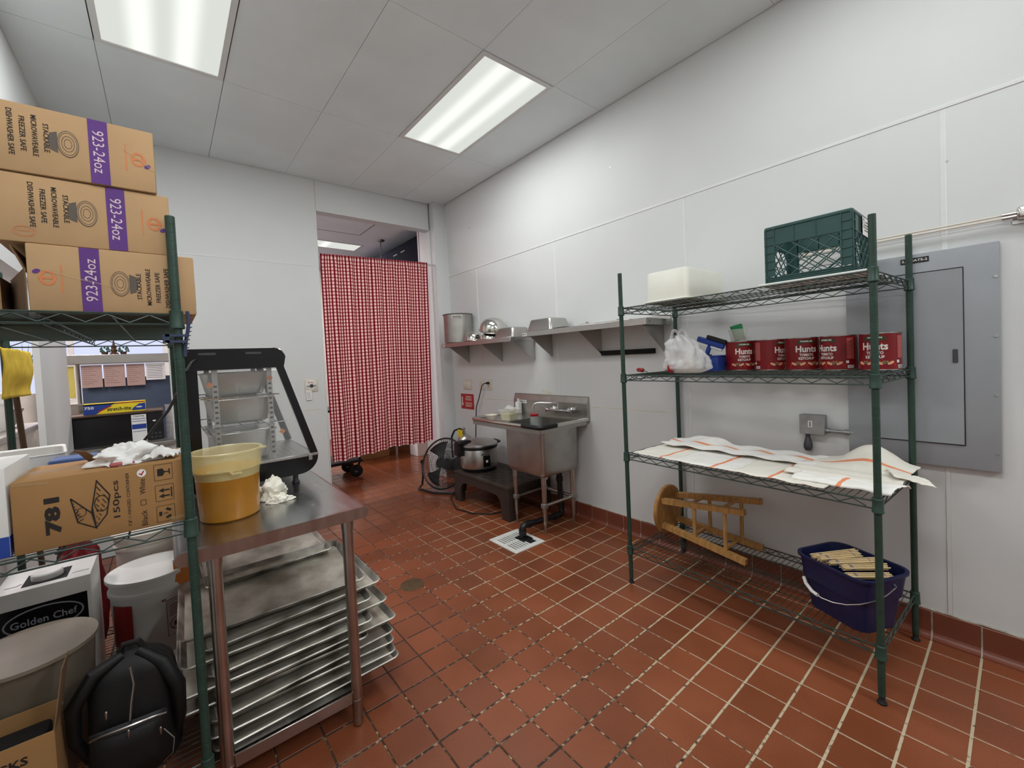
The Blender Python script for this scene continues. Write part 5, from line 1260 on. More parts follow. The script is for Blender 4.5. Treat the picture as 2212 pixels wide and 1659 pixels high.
for y in (CY0, CY1-.018):
    e = MB()
    for q in ([(-1.440, .985), (-1.397, .985), (-1.397, 1.425), (-1.440, 1.425)], [(-.975, .985), (-.945, .998), (-1.0715, 1.425), (-1.103, 1.425)]): e.prism(q, lambda u, v: (u, y-.001, v), lambda u, v: (u, y+.018, v))
    e.build('side_frame', M_BLACKG, t, smooth=False, kind='stuff')
    g = MB().prism([(-1.398, .988), (-.974, .988), (-1.102, 1.424), (-1.398, 1.424)], lambda u, v: (u, y+.007, v), lambda u, v: (u, y+.011, v)).build('side_glass', M_GLASS, t, smooth=False)
MB().prism([(-.958, 1.0), (-.954, 1.0), (-1.080, 1.424), (-1.084, 1.424)], lambda u, v: (u, CY0+.02, v), lambda u, v: (u, CY1-.02, v)).build('front_glass', M_GLASS, t, smooth=False)
RB(-1.435, -.944, CY0-.004, CY0+.002, .984, .998, .002, 1).build('trim_rail', M_STEEL, t)
RB(-.99, -.972, CY0-.008, CY0-.003, .966, .994, .002, 1).build('door_clip', M_STEEL, t)
B(-1.43, -.965, CY0+.01, CY1-.01, .990, .994).build('case_floor', M_STEEL2, t, smooth=False)
ho = MB()
for i in range(14):
    for j in range(8): ho.cyl((-1.38+.028*i, CY0+.10+.06*j, .9938), (-1.38+.028*i, CY0+.10+.06*j, .9945), .004, n=6)
ho.build('perforations', M_BLACKM, t, kind='stuff')
for x, z in ((-1.36, 1.487), (-1.19, 1.487)):
    RB(x-.032, x+.032, CY0-.003, CY0+.002, z-.006, z+.006, .003, 1).build('vent_slot', M_GREYD, t)
for k in range(1, 8):
    a = rad(15+75*(k-1)/7)
MB().tube([(-1.115+.056*cos(rad(a)), CY0-.0005, 1.455+.056*sin(rad(a))) for a in range(15, 88, 9)], .002, 6).build('corner_highlight', M_CHROME, t)  # chrome sliver standing in for the highlight on the rounded top corner
for x, y in ((-1.40, CY0+.05), (-1.04, CY0+.05), (-1.40, CY1-.05), (-1.04, CY1-.05)): MB().lathe([(.016,0),(.018,.004),(.012,.012),(.012,.05)], 12, (x, y, CZ-.0005)).build('foot', M_GREYD, t)
for x in (-1.335, -1.125):
    for y in (CY0+.055, CY1-.06):
        u = RB(x-.011, x+.011, y-.002, y+.002, .994, 1.422, .0006, 1).build('slotted_upright', M_STEEL2, t)
        s = MB()
        for k in range(15): s.box(x-.006, x+.006, y-.0026, y-.0019, 1.02+.023*k, 1.029+.023*k)
        s.build('slots', M_BLACKM, u, smooth=False, kind='stuff')
for zz in (1.165, 1.295):
    r = MB()
    for y in (CY0+.035, CY1-.04): r.tube([(-1.39, y, zz), (-1.05 if zz < 1.2 else -1.09, y, zz)], .003, 6)
    for k in range(5): x = -1.385 + .07*k; r.tube([(x, CY0+.035, zz), (x, CY1-.04, zz)], .0025, 6)
    r.build('wire_rack', M_CHROME, t)
MB().tube([(-1.40, CY0-.002, 1.465), (-1.415, CY0-.03, 1.455), (-1.435, CY0-.06, 1.42), (-1.452, CY0-.02, 1.36), (-1.50, CY0+.2, 1.25), (-1.60, 1.5, 1.10)], .006, 8).build('power_cord', M_BLACK, t)
B(-1.07, -1.045, CY0+.10, CY1-.05, 1.405, 1.415).build('case_lamp', M_LENS, t, smooth=False)
for k, (z0, lab) in enumerate(((1.2995, 'steel pan on the top rack inside the display case'), (1.1695, 'steel pan on the middle rack inside the display case'), (.9955, 'steel pan on the floor of the display case'))):
    hp_ = hotel_pan('steam_pan', lab, (-1.235 if k else -1.245, CY0+.30, z0), .27, .45, .105 if k == 0 else .115 if k == 1 else .135, M_STEEL2, False, 0, 'steam pans in the display case')
    RB(-.118, .118, -.205, .205, .103 if k == 0 else .113 if k == 1 else .133, .108 if k == 0 else .118 if k == 1 else .138, .002, 1).build('lid', M_STEEL, hp_)
for k, (x, z, lab) in enumerate(((-1.355, 1.355, 'orange sticker at the left of the top case pan'), (-1.125, 1.372, 'orange sticker on the right case upright'), (-1.085, 1.115, 'orange star tag low in the display case'))):
    M = Matrix.Translation((x, CY0+.049, z)) @ Matrix.Rotation(rad(40), 4, 'Y')
    s = MB(M).box(-.010, .010, -.0012, 0, -.010, .010).build('price_sticker', M_ORTAG, smooth=False); tag(s, lab, 'sticker')

# curry tub and rag
t = thing('food_tub', 'round yellowed plastic tub of curry sauce on the worktable', 'tub', (-1.335, .872, TZ+.0005))
MB().lathe([(.005,.003),(.090,.0),(.096,.006),(.1035,.155),(.1015,.156),(.0925,.010),(.005,.008)], 56).build('tub_base', M_TUBLOW, t)
MB().lathe([(.1035,.1555),(.104,.16),(.107,.175),(.108,.182),(.113,.186),(.114,.245),(.119,.247),(.120,.254),(.116,.256),(.111,.252),(.108,.19),(.1015,.1565)], 56, caps=False).build('tub_wall', M_MILKYB, t)
MB().lathe([(.005,.0085),(.0905,.0085),(.1004,.158),(.005,.160)], 48).build('curry', M_CURRY, t)
MB().lathe([(.1008,.156),(.1035,.172),(.1066,.188),(.1062,.188),(.1028,.172),(.1002,.156)], 48, caps=False).build('residue_ring', M_CURRY2, t)
av2 = math.atan2(CP.y-.872, CP.x+1.335)
M = Matrix.Rotation(av2-.1, 4, 'Z')
MB(M).prism([(-.055,.198),(.02,.198),(.028,.182),(.055,.182),(.055,.176),(.024,.176),(.014,.190),(-.055,.190)], lambda u, v: (.1135*cos(u/.1135), .1135*sin(u/.1135), v), lambda u, v: (.119*cos(u/.119), .119*sin(u/.119), v)).build('grip_ledge', M_MILKYB, t, smooth=False)
MB(Matrix.Rotation(av2+1.35, 4, 'Z')).prism([(.112,-.02),(.134,-.006),(.134,.006),(.112,.02)], lambda u, v: (u, v, .247), lambda u, v: (u, v, .253)).build('lift_tab', M_MILKYB, t, smooth=False)
def crumple(label, name, cat, loc, rx, ry, rz, seed, m, sq=.4, amp=.35, nu=56, nv=30):
    def fn(u, v):
        a = 2*pi*u; b = pi*(v-.5)
        d = Vector((cos(b)*cos(a), cos(b)*sin(a), sin(b)))
        r = 1 + amp*noise.noise(d*1.7+Vector((seed, 0, 0))) + amp*.6*noise.noise(d*4.3+Vector((0, seed, 0))) - amp*.35*abs(noise.noise(d*7.7+Vector((0, 0, seed))))
        p = Vector((d.x*rx*r, d.y*ry*r, d.z*rz*r)); p.z = max(p.z, -rz*sq)
        return p + Vector((loc[0], loc[1], loc[2]+rz*sq))
    o = MB().grid(fn, nu, nv, lambda u, v: (u*.3, v*.3)).build(name, m, smooth=True, angle=70); return tag(o, label, cat)
crumple('crumpled off white rag on the worktable beside the curry tub', 'cleaning_rag', 'rag', (-1.175, .985, TZ+.001), .055, .05, .06, 3.3, M_TOWEL, .3, .5)
crumple('small twisted end of cloth lying in front of the rag', 'cloth_scrap', 'rag', (-1.160, .905, TZ+.001), .045, .025, .022, 8.1, M_TOWEL, .3, .5)

# ------------------------------------------------------------------ left shelving, top shelf: bowl cartons
def carton(name, label, loc, w, d, h, m, rz=0.0, group=None, tape=True):
    """closed carton, front face at local y=0, x 0..w, depth +y"""
    t = thing(name, label, 'box', loc, rz, group)
    RB(0, w, 0, d, 0, h, .004, 2).build('carton_body', m, t)
    if tape:
        B(-.0006, w+.0006, d/2-.025, d/2+.025, h-.0004, h+.0005).build('tape_top', M_TAPE, t, smooth=False)
        B(w-.0004, w+.0006, d/2-.025, d/2+.025, h-.07, h).build('tape_end', M_TAPE, t, smooth=False)
    for y in (d/2-.001,): B(.002, w-.002, y-.0008, y+.0008, h-.0002, h+.0003).build('flap_seam', M_KRAFTD, t, smooth=False)
    return t
def face(y=-.0008, l=0): return lambda u, v: Vector((u, y-l, v))
def bowl_print(t, w, h, flip):
    """all prints of the 923-24oz bowl carton; flip turns the artwork upside down"""
    S_ = (lambda u, v: (w-u, h-v)) if flip else (lambda u, v: (u, v))
    F0 = lambda u, v: Vector((S_(u, v)[0], -.0008, S_(u, v)[1])); F1 = lambda u, v: Vector((S_(u, v)[0], -.0014, S_(u, v)[1])); F2 = lambda u, v: Vector((S_(u, v)[0], -.0020, S_(u, v)[1]))
    bd = Print(F0).rect(.604*w, .718*w, 0.001, h-.001).build('purple_band', M_PURPLE, t)
    Print(F1).text('923-24oz', .661*w, h*.50, .024, rot=-pi/2, width=h*.66).build('size_text', M_LILAC, bd)
    p = Print(F0)
    for s, u, l in (('STACKABLE', .375, .42), ('MICROWAVEABLE', .315, .60), ('FREEZER SAFE', .255, .50), ('DISHWASHER SAFE', .195, .66)):
        p.text(s, u*w, h*.56, .0105, rot=-pi/2, width=h*l, bold=.012)
    p.build('care_text', M_INK, t)
    cu_, cv = .478*w, h*.53
    b = Print(F0).poly([(cu_-.016, cv-.028), (cu_-.030, cv-.022), (cu_-.034, cv), (cu_-.030, cv+.022), (cu_-.016, cv+.028)]).build('bowl_drawing', M_GREYINK, t)
    Print(F1).ell(cu_+.004, cv, .020, .0345).build('bowl_face', M_KRAFT, b)
    p = Print(F2)
    for a in (1.0, .86, .60, .36): p.ring(cu_+.004, cv, .020*a, .0345*a, .0012)
    p.build('bowl_rings', M_GREYINK, b)
    lu, lv = .895*w, h*.50
    p = Print(F0); p.ring(lu, lv, .013, .017, .006); p.line([(lu-.012, lv), (lu+.018, lv)], .006).line([(lu-.026, h*.30), (lu-.026, h*.72)], .003); p.build('logo', M_ORANGE, t)
    Print(F0).ell(lu+.020, lv-.016, .008, .0055, .6).build('logo_leaf', M_PURPLE, t)
ZS = 1.5935; bw, bh, bd_ = .351, .1785, .34
b3 = carton('food_carton', 'lowest of three bowl cartons, its printing upside down, resting on the left shelf', (-1.765, .575, ZS), bw, bd_, bh, M_KRAFT, 0, 'bowl cartons stacked at left'); bowl_print(b3, bw, bh, True)
b2 = carton('food_carton', 'middle one of three stacked bowl cartons on the left shelf', (-1.816, .578, ZS+bh+.001), bw, bd_, bh, M_KRAFT, rad(.4), 'bowl cartons stacked at left'); bowl_print(b2, bw, bh, False)
b1 = carton('food_carton', 'topmost bowl carton of the stack on the left shelf', (-1.842, .574, ZS+2*bh+.003), bw, bd_, bh, M_KRAFT, rad(-.4), 'bowl cartons stacked at left'); bowl_print(b1, bw, bh, False)
Print(face()).ring(.052, .028, .020, .014, .001).ring(.052, .028, .016, .011, .0006).line([(.04,.030),(.064,.030)], .002).build('stamp', M_ORANGE, b2)
# open flap of the lowest carton and tape with painted glints
MB(Matrix.Translation((-.001, .0, .002)) @ Matrix.Rotation(rad(16), 4, 'Z')).box(-.003, 0, .005, .24, 0, .11).build('open_flap', M_KRAFTD, b3, smooth=False)
MB(Matrix.Translation((-.002, .01, .105)) @ Matrix.Rotation(rad(-20), 4, 'Y')).box(-.003, 0, 0, .28, 0, .07).build('open_flap', M_KRAFTD, b3, smooth=False)
for par, pts in ((b3, [(.02,.112),(.09,.092),(.17,.072)]), (b1, [(bw*.80,.115),(bw*.92,.085),(bw,.06)])):
    Print(face(-.0022)).line(pts, .004).build('tape_glint', M_TAPE, par)
for par in (b1, b2, b3): B(bw+.0004, bw+.0010, .01, bd_-.01, .03, .10).build('side_tape', M_TAPE, par, smooth=False)
ob = thing('open_carton', 'plain brown open carton at the far left of the top shelf', 'box', (-2.02, .70, ZS))
B(0, .185, 0, .003, 0, .105).build('front_wall', M_KRAFT, ob, smooth=False); B(0, .185, .297, .30, 0, .10).build('rear_wall', M_KRAFT, ob, smooth=False)
B(0, .003, .003, .297, 0, .105).build('left_wall', M_KRAFT, ob, smooth=False); B(.182, .185, .003, .297, 0, .105).build('right_wall', M_KRAFTD, ob, smooth=False); B(.003, .182, .003, .297, 0, .003).build('carton_floor', M_KRAFTD, ob, smooth=False)
# blue serrated clip hanging on the front post
t = thing('plastic_clip', 'slate blue serrated plastic clip hanging on the green post', 'clip', (-1.465, .554, 1.50))
sp = [(.021 + .007*math.sin(i*.36+.9), -.008, .100-.0125*i) for i in range(12)]
MB().tube(sp, .0048, 8).build('curved_bar', M_BLUEG, t)
te = MB()
for i in range(1, 11):
    p = Vector(sp[i]); te.cyl(p+Vector((.003,0,0)), p+Vector((.010,0,.002)), .0022, .001, n=6)
te.build('teeth', M_BLUEG, t, kind='stuff')
lp = MB()
for a, b, c, d in ((-.030,.020,.022,.029),(-.030,.020,.004,.011),(-.036,-.020,.004,.029)): lp.box(a, b, -.024, -.0145, c, d)
lp.build('square_loop', M_BLUEG, t, smooth=False)

# ------------------------------------------------------------------ left shelving, middle shelf
ZM = .9585
w, h, d = .352, .190, .262
c7 = carton('food_carton', 'brown carton of hinged containers marked 781 on the left middle shelf', (-1.826, .580, ZM), w, d, h, M_KRAFT2, rad(0))
p = Print(face()); p.text('781', .205*w, h*.46, .030, rot=pi/2, width=h*.52, bold=.05); p.build('number_text', M_INK, c7)
p = Print(face()); p.text('150pcs', .565*w, h*.54, .018, rot=pi/2, width=h*.56, bold=.01).text('7.8"-1 HINGED CONTAINER', .635*w, h*.50, .0075, rot=pi/2, width=h*.82); p.build('count_text', M_INK, c7)
p = Print(face()); p.text('Black', .725*w, h*.17, .013, rot=pi/2, width=h*.24).text('White', .725*w, h*.66, .013, rot=pi/2, width=h*.24); p.line(rrect(.708*w, .742*w, h*.37, h*.45, .002, 2), .0012, True); p.build('colour_text', M_INK, c7)
wp = Print(face()).ell(.725*w, h*.87, .0105, .0115).build('tick_disc', M_PAPER, c7); Print(face(-.0014)).line([(.71*w, h*.87), (.724*w, h*.845), (.74*w, h*.90)], .003).build('tick', M_RED, wp)
p = Print(face())                                     # clamshell drawing
A, Bq, Cq, Dq, Eq = (.305*w, h*.66), (.335*w, h*.30), (.435*w, h*.17), (.42*w, h*.48), (.455*w, h*.86)
p.line([A, Bq, Cq, (.415*w, h*.40), A], .003).line([Cq, (.50*w, h*.34), (.525*w, h*.62), Eq, Dq, Cq], .003).line([(.415*w, h*.40), Dq], .003)
for k in range(9):
    f = k/8; a = Vector(A).lerp(Vector(Bq), f); b = Vector(A).lerp(Vector((.415*w, h*.40)), f); p.line([a, a.lerp(b, .42)], .0018)
    a = Vector((.525*w, h*.62)).lerp(Vector(Cq), f); b = Vector(Eq).lerp(Vector(Cq), f); p.line([a, a.lerp(b, .4)], .0018); p.line([b, b.lerp(a, .35)], .0018)
p.ring(.475*w, h*.52, .014, .022, .002).ring(.36*w, h*.44, .009, .012, .0014)
p.build('container_drawing', M_INK, c7)
p = Print(face())
for v0 in (.05, .38, .71):
    p.line([(.805*w, h*v0), (.925*w, h*v0), (.925*w, h*(v0+.25)), (.805*w, h*(v0+.25))], .0010, True)
u0 = .865*w
p.poly([(u0-.014, h*.78), (u0-.002, h*.775), (u0+.004, h*.835), (u0-.002, h*.895), (u0-.014, h*.89)]).line([(u0+.002, h*.835), (u0+.014, h*.835)], .003).line([(u0+.014, h*.79), (u0+.014, h*.88)], .003)
for vv in (.455, .545): p.poly([(u0-.014, h*vv), (u0-.002, h*(vv-.035)), (u0-.002, h*(vv+.035))]).line([(u0-.004, h*vv), (u0+.012, h*vv)], .004)
p.line([(u0+.016, h*.42), (u0+.016, h*.58)], .003)
for k in range(3):
    a = 2*pi*k/3+pi; p.line([(u0+.014*cos(a-.5), h*.175+.014*sin(a-.5)), (u0+.014*cos(a+.45), h*.175+.014*sin(a+.45))], .007)
p.text('5', u0, h*.175, .010, rot=pi/2); p.build('handling_icons', M_INK, c7)
Print(face(-.0016)).line([(.005, h-.006), (.07, h-.012)], .006).line([(.9*w, .012), (w-.004, .015)], .010).build('tape_glint', M_TAPE, c7)  # pale streaks put in as glints on the tape
# lid flap and crumpled paper on the 781 carton
MB(Matrix.Translation((.150, .16, h)) @ Matrix.Rotation(rad(28), 4, 'Z') @ Matrix.Rotation(rad(-38), 4, 'Y')).prism([(-.05,0),(.05,0),(.045,.055),(-.02,.055)], lambda u, v: (0, u, v), lambda u, v: (.002, u, v)).build('raised_flap', M_KRAFTD, c7, smooth=False)
crumple('crumpled white paper lying on the 781 carton', 'paper_wad', 'paper', (-1.600, .665, ZM+h+.001), .080, .055, .045, 5.7, M_PAPER, .25, .5, 60, 34)
def sheet(label, name, cat, c, su, sv, rz, seed, m, amp=.02, solid=.0006, base=.004):
    R_ = Matrix.Translation(c) @ Matrix.Rotation(rz, 4, 'Z')
    def fn(u, v):
        x = su*(u-.5); y = sv*(v-.5); z = base + amp*(abs(noise.noise(Vector((u*3, v*3, seed)))*1.6) + .35*abs(noise.noise(Vector((u*8, v*8, seed)))))
        return R_ @ Vector((x, y, z))
    o = MB().grid(fn, 26, 20, lambda u, v: (u*su, v*sv)).build(name, m, angle=60, solid=solid); return tag(o, label, cat)
sheet('creased white paper sheet drooping over the 781 carton beside the wad', 'paper_sheet', 'paper', (-1.530, .645, ZM+h+.001), .105, .075, rad(-18), 2.2, M_PAPER, .03)
o = RB(-1.640, -1.585, .60, .64, ZM+h+.0005, ZM+h+.012, .004, 1).build('red_wrapper', mat('dull_red_wrapper', (170, 96, 92), .7), None); tag(o, 'dull red wrapper under the crumpled paper', 'wrapper')
c8 = thing('white_carton', 'white carton with a blue lower band at the left edge of the middle shelf', 'box', (-2.03, .585, ZM))
RB(0, .198, 0, .26, 0, .232, .004, 2).build('carton_body', M_WHITEP, c8)
Print(face()).rect(.001, .197, .002, .055).build('blue_band', M_BLUEP, c8)
B(.1975, .1985, .002, .258, .002, .055).build('blue_band_side', M_BLUEP, c8, smooth=False)
tr = [( -1.905, 1.09, .14, 'white foam tray leaning behind the white carton')]
for k, (x, y, zz, lab) in enumerate(tr):
    q = thing('foam_tray', lab, 'tray', (x, y, ZM+.002), rad(10), 'foam trays on the middle shelf', (rad(0), 0, rad(8)))
    secs = [(.10,.12,0),(.105,.125,.03),(.112,.132,.20-.02*k),(.118,.138,.205-.02*k)]
    tub(secs, .03, M_WHITEP, 'tray_wall', q, .003)
o = RB(-1.80, -1.69, .865, .95, ZM, ZM+.198, .005, 1).build('blue_box', mat('dull_blue_plastic', (70, 96, 150), .5)); tag(o, 'flat blue box behind the 781 carton', 'box')
o = RB(-2.055, -2.03, 1.02, 1.10, ZM, ZM+.26, .01, 2).build('grey_jug', mat('grey_milky_jug', (150, 148, 144), .4)); tag(o, 'grey plastic jug at the far left of the middle shelf', 'jug')

# ------------------------------------------------------------------ left shelving, bottom shelf
ZBt = .2035
gc = thing('oil_carton', 'white cooking oil carton with a black oval label on the lower left shelf', 'box', (-2.005, 1.17, ZBt), rad(0))
w, h, d = .245, .47, .25
RB(0, w, 0, d, 0, h, .004, 2).build('carton_body', M_WHITEP, gc)
lb = Print(face()).rect(.012, .233, h-.175, h-.06).build('black_label', M_BLACKG, gc)
p = Print(face(-.0014)); p.ring(.122, h-.117, .098, .045, .005); p.text('Golden Chef', .122, h-.117, .026, width=.165, bold=.015); p.build('label_text', mat('label_silver_print', (150, 150, 158), .6), lb)
ho_ = Print(lambda u, v: Vector((u, v, h+.0006))).rect(.065, .18, .03, .15).build('carton_opening', M_BLACKM, gc)
cpz = MB().lathe([(.01,.0),(.042,.0),(.042,.018),(.038,.022),(.01,.022)], 24, (.122, .09, h+.0008)).build('spout_cap', M_WHITEP, gc)
Print(lambda u, v: Vector((u, v, h+.0008))).line([(.02,.06),(.05,.06),(.06,.075)], .003).line([(.19,.06),(.235,.06)], .003).build('flap_cuts', M_INK, gc)
def pail(label, loc, r0, r1, h, m, lid=True, rz=0):
    q = thing('plastic_pail', label, 'bucket', loc, rz, 'white pails on the lower left shelf')
    MB().lathe([(.01,0),(r0,0),(r0+.003,.006),(r1-.004,h-.07),(r1+.003,h-.068),(r1+.003,h-.055),(r1-.003,h-.05),(r1,h-.012),(r1+.005,h-.01),(r1+.005,h)], 44, caps=True).build('pail_body', m, q)
    if lid: MB().lathe([(r1+.007,h-.014),(r1+.009,h-.01),(r1+.009,h+.003),(r1+.002,h+.006),(r1-.012,h+.003),(.01,h+.003)], 44).build('lid', m, q)
    return q
p1 = pail('white lidded pail with red label and warning print beside the oil carton', (-1.590, 1.37, ZBt), .130, .146, .365, M_WHITEP)
a0 = math.atan2(CP.y-1.37, CP.x+1.590)
fmp = lambda l: (lambda u, v: Vector(((.143+l)*cos(a0+u/.143), (.143+l)*sin(a0+u/.143), v)))
Print(fmp(.002)).rect(-.16, -.075, .10, .27, 8).build('red_label', M_REDP, p1)
wp = Print(fmp(.002)); wp.line([(.035,.10),(.105,.10),(.105,.24),(.035,.24)], .002, True); wp.ring(.07, .145, .026, .026, .003); wp.line([(.052,.127),(.088,.163)], .004); wp.ell(.07,.145,.014,.012)
for k in range(6): wp.line([(.042,.228-.009*k),(.098,.228-.009*k)], .003)
wp.line([(.02,.258),(.115,.258)], .006).line([(.03,.250),(.10,.250)], .003).build('warning_print', mat('faded_red_print', (128, 60, 54), .7), p1)
o = thing('orange_card', 'small orange and white card standing beside the pail lid', 'card', (-1.490, 1.25, ZBt+.30)); 
RB(-.03, .03, -.003, .0, 0, .11, .001, 1).build('card', M_ORTAG, o); o.parent = None
pail('white pail stacked farther back behind the lidded pail', (-1.605, 1.68, ZBt), .110, .130, .46, M_BUFF)
o = crumple('dark red sack behind the oil carton', 'red_sack', 'bag', (-1.845, 1.585, ZBt), .085, .09, .30, 4.4, mat('dark_red_sack', (122, 18, 30), .7), .7, .25)
cl = thing('clear_bin', 'clear plastic bin half full of brown contents at the lower left', 'bin', (-1.875, .895, ZBt-.0))
MB().lathe([(.01,.003),(.125,.0),(.13,.006),(.148,.365),(.152,.367),(.152,.373),(.145,.373),(.127,.010),(.01,.008)], 44).build('bin_wall', mat('smoky_plastic_bin', (112, 102, 88), .3, var=.05), cl)
MB().lathe([(.148,.367),(.156,.369),(.156,.380),(.10,.382),(.01,.382)], 44).build('lid', mat('dusty_lid', (134, 124, 108), .4), cl)
cx = thing('cardboard_box', 'open brown box printed ICKS at the bottom left corner', 'box', (-2.02, .600, ZBt))
w, h, d = .235, .258, .13
for nm, a in (('front_wall', (0, w, 0, .004, 0, h)), ('rear_wall', (0, w, d-.004, d, 0, h+.015)), ('left_wall', (0, .004, .004, d-.004, 0, h)), ('right_wall', (w-.004, w, .004, d-.004, 0, h)), ('box_floor', (0, w, 0, d, 0, .004))):
    B(*a).build(nm, M_KRAFT2, cx, smooth=False)
Print(face()).text('STICKS', .136, h-.048, .022, width=.098, bold=.03).build('lettering', M_INK, cx)
MB(Matrix.Translation((w, .0, h)) @ Matrix.Rotation(rad(8), 4, 'Y')).box(-.002, .001, .0, .10, 0, .16).build('standing_flap', M_KRAFTD, cx, smooth=False)
RB(.02, w-.02, .015, d-.015, .05, h-.02, .01, 2).build('dark_fill', M_BLACKM, cx)  # plain black block filling most of the box
bp = thing('backpack', 'black nylon backpack with shoulder straps and zips at the lower left', 'backpack', (-1.632, .705, ZBt), rad(-6))
def body(u, v):
    a = 2*pi*u; z = .36*v
    wx = .110*(1-.10*v-.55*max(0, v-.72)**1.5*4*.28/.28*.6) ; wy = .085*(1-.35*v)
    e = 3.0; c, s = cos(a), sin(a)
    r = 1/((abs(c)**e+abs(s)**e)**(1/e))
    k = 1-.95*max(0, (v-.80)/.20)**2.2 if v > .80 else 1
    k *= (.86 if v < .03 else 1)
    n_ = 1+.05*noise.noise(Vector((c*2, s*2, v*4)))
    return Vector((wx*r*c*k*n_, wy*r*s*k*n_ + .02*v, z))
MB().grid(body, 48, 30).build('bag_body', M_NYLON, bp, angle=80)
def pocket(u, v):
    x = .175*(u-.5); z = .015+.165*v; b = (1-abs(2*u-1)**3)*(1-abs(2*v-1)**4); return Vector((x, -.078-.032*b, z))
MB().grid(pocket, 20, 16).build('front_pocket', M_NYLON, bp, angle=80)
MB().tube([(-.085,-.082,.165),(-.06,-.098,.178),(0,-.106,.182),(.06,-.098,.178),(.085,-.082,.165)], .0035, 6).build('pocket_zip', M_ZIP, bp)
MB().tube([(.012,-.080,.34),(.018,-.086,.29),(.010,-.088,.24),(.005,-.092,.19)], .003, 6).build('main_zip', M_ZIP, bp)
for x, z in ((-.04,.255),(.004,.178),(.075,.15)): RB(x-.003, x+.003, -.118, -.112, z-.024, z, .002, 1).build('zip_pull', M_ZIP, bp)
MB().tube([(-.02,.0,.345),(-.08,-.03,.325),(-.125,-.04,.25),(-.128,-.03,.15),(-.10,-.02,.07)], [.016,.020,.020,.016,.012], 10).build('shoulder_strap', M_NYLON, bp)
MB().tube([(.02,.0,.345),(.08,-.03,.30),(.115,-.045,.22),(.115,-.04,.12),(.10,-.02,.05)], [.016,.020,.020,.016,.012], 10).build('shoulder_strap', M_NYLON, bp)
MB().tube([(-.03,.0,.345),(-.015,.0,.375),(.02,.0,.375),(.035,.0,.345)], .009, 8).build('top_handle', M_NYLON, bp)
MB().tube([(.08,-.10,.13),(.105,-.115,.10),(.10,-.12,.06),(.075,-.115,.04)], .0015, 5).build('cord_loop', M_ZIP, bp)

# ------------------------------------------------------------------ behind the hatches
ct = thing('steel_counter', 'stainless counter on the far side of the serving hatch', 'counter', (0, 0, 0))
RB(-2.19, -1.30, YB+.13, 4.55, .72, .76, .006, 1).build('counter_top', M_STEEL2, ct); B(-2.17, -1.32, YB+.16, 4.5, .0, .72).build('counter_body', M_STEEL2, ct, smooth=False)
mw = thing('microwave', 'black microwave oven on the counter behind the hatch', 'microwave', (-2.135, 3.66, .7605))
RB(0, .60, 0, .36, .01, .335, .006, 2).build('oven_body', M_BLACK, mw)
RB(.012, .395, -.012, 0, .02, .325, .004, 1).build('door', M_BLACKG, mw)
RB(.003, .60, -.02, .36, .335, .352, .004, 1).build('top_plate', M_DBROWN, mw)
kp = RB(.492, .60, -.012, 0, .02, .325, .004, 1).build('keypad', M_BLACK, mw)
for i in range(3):
    for j in range(4): RB(.512+.026*i, .528+.026*i, -.016, -.011, .05+.032*j, .066+.032*j, .002, 1).build('key', M_GREYD, kp)
RB(.53, .55, -.016, -.011, .255, .268, .002, 1).build('display_button', M_WHITEP, kp)
nt_ = RB(.395, .49, -.016, -.012, .10, .325, .001, 1).build('notice_sheet', M_PAPER, mw)
pn = Print(lambda u, v: Vector((u, -.0168, v))); pn.rect(.397, .488, .205, .245)
for v in (.185, .27, .29): pn.line([(.40, v), (.485, v)], .004)
pn.build('notice_print', M_BLUEP, nt_)
Print(lambda u, v: Vector((u, -.0168, v))).text('Cleaning', .442, .312, .014, width=.07, bold=.02).build('notice_title', M_INK, nt_)
for x in (.04, .56): MB().cyl((x, .05, 0), (x, .05, .012), .012, n=10).build('foot', M_BLACK, mw)
sb = thing('wrap_box', 'blue and yellow plastic wrap box on top of the microwave', 'box', (-2.02, 3.665, 1.1130), rad(0))
w, h = .375, .088
RB(0, w, 0, .09, 0, h, .003, 1).build('box_body', mat('wrap_yellow', (238, 214, 50), .4), sb)
p = Print(face()); p.poly([(.001,.002),(.072,.002),(.19,h-.004),(.001,h-.004)]); p.poly([(w-.001,.012),(w-.001,h-.02),(w-.04,h-.024),(w-.08,.03),(w-.088,.012)]); p.build('blue_print', M_BLUEP, sb)
Print(face()).rect(.001, w-.001, h-.012, h-.004).build('red_stripe', M_RED, sb)
p = Print(face(-.0014)); p.text('750', .035, h*.62, .022, width=.055, bold=.03); p.ell(w-.04, h*.42, .02, .006); p.build('count_text', M_WINK, sb)
Print(face(-.0014)).text('stretch-tite', .212, h*.40, .030, width=.145, bold=.02).build('brand_text', M_INK, sb)
Print(face(-.0014)).line([(.085,.02),(.165,h-.025)], .009).build('red_slogan', M_RED, sb)
os_ = thing('pass_shelf', 'stainless overshelf crossing the serving hatch', 'shelf', (0, 0, 0))
RB(-2.30, -1.30, 4.28, 4.60, 1.535, 1.618, .005, 1).build('shelf_rail', M_STEEL, os_)
for x in (-2.118, -1.40): MB().cyl((x, 4.44, .76), (x, 4.44, 1.54), .016, n=12).build('post', M_STEEL, os_)
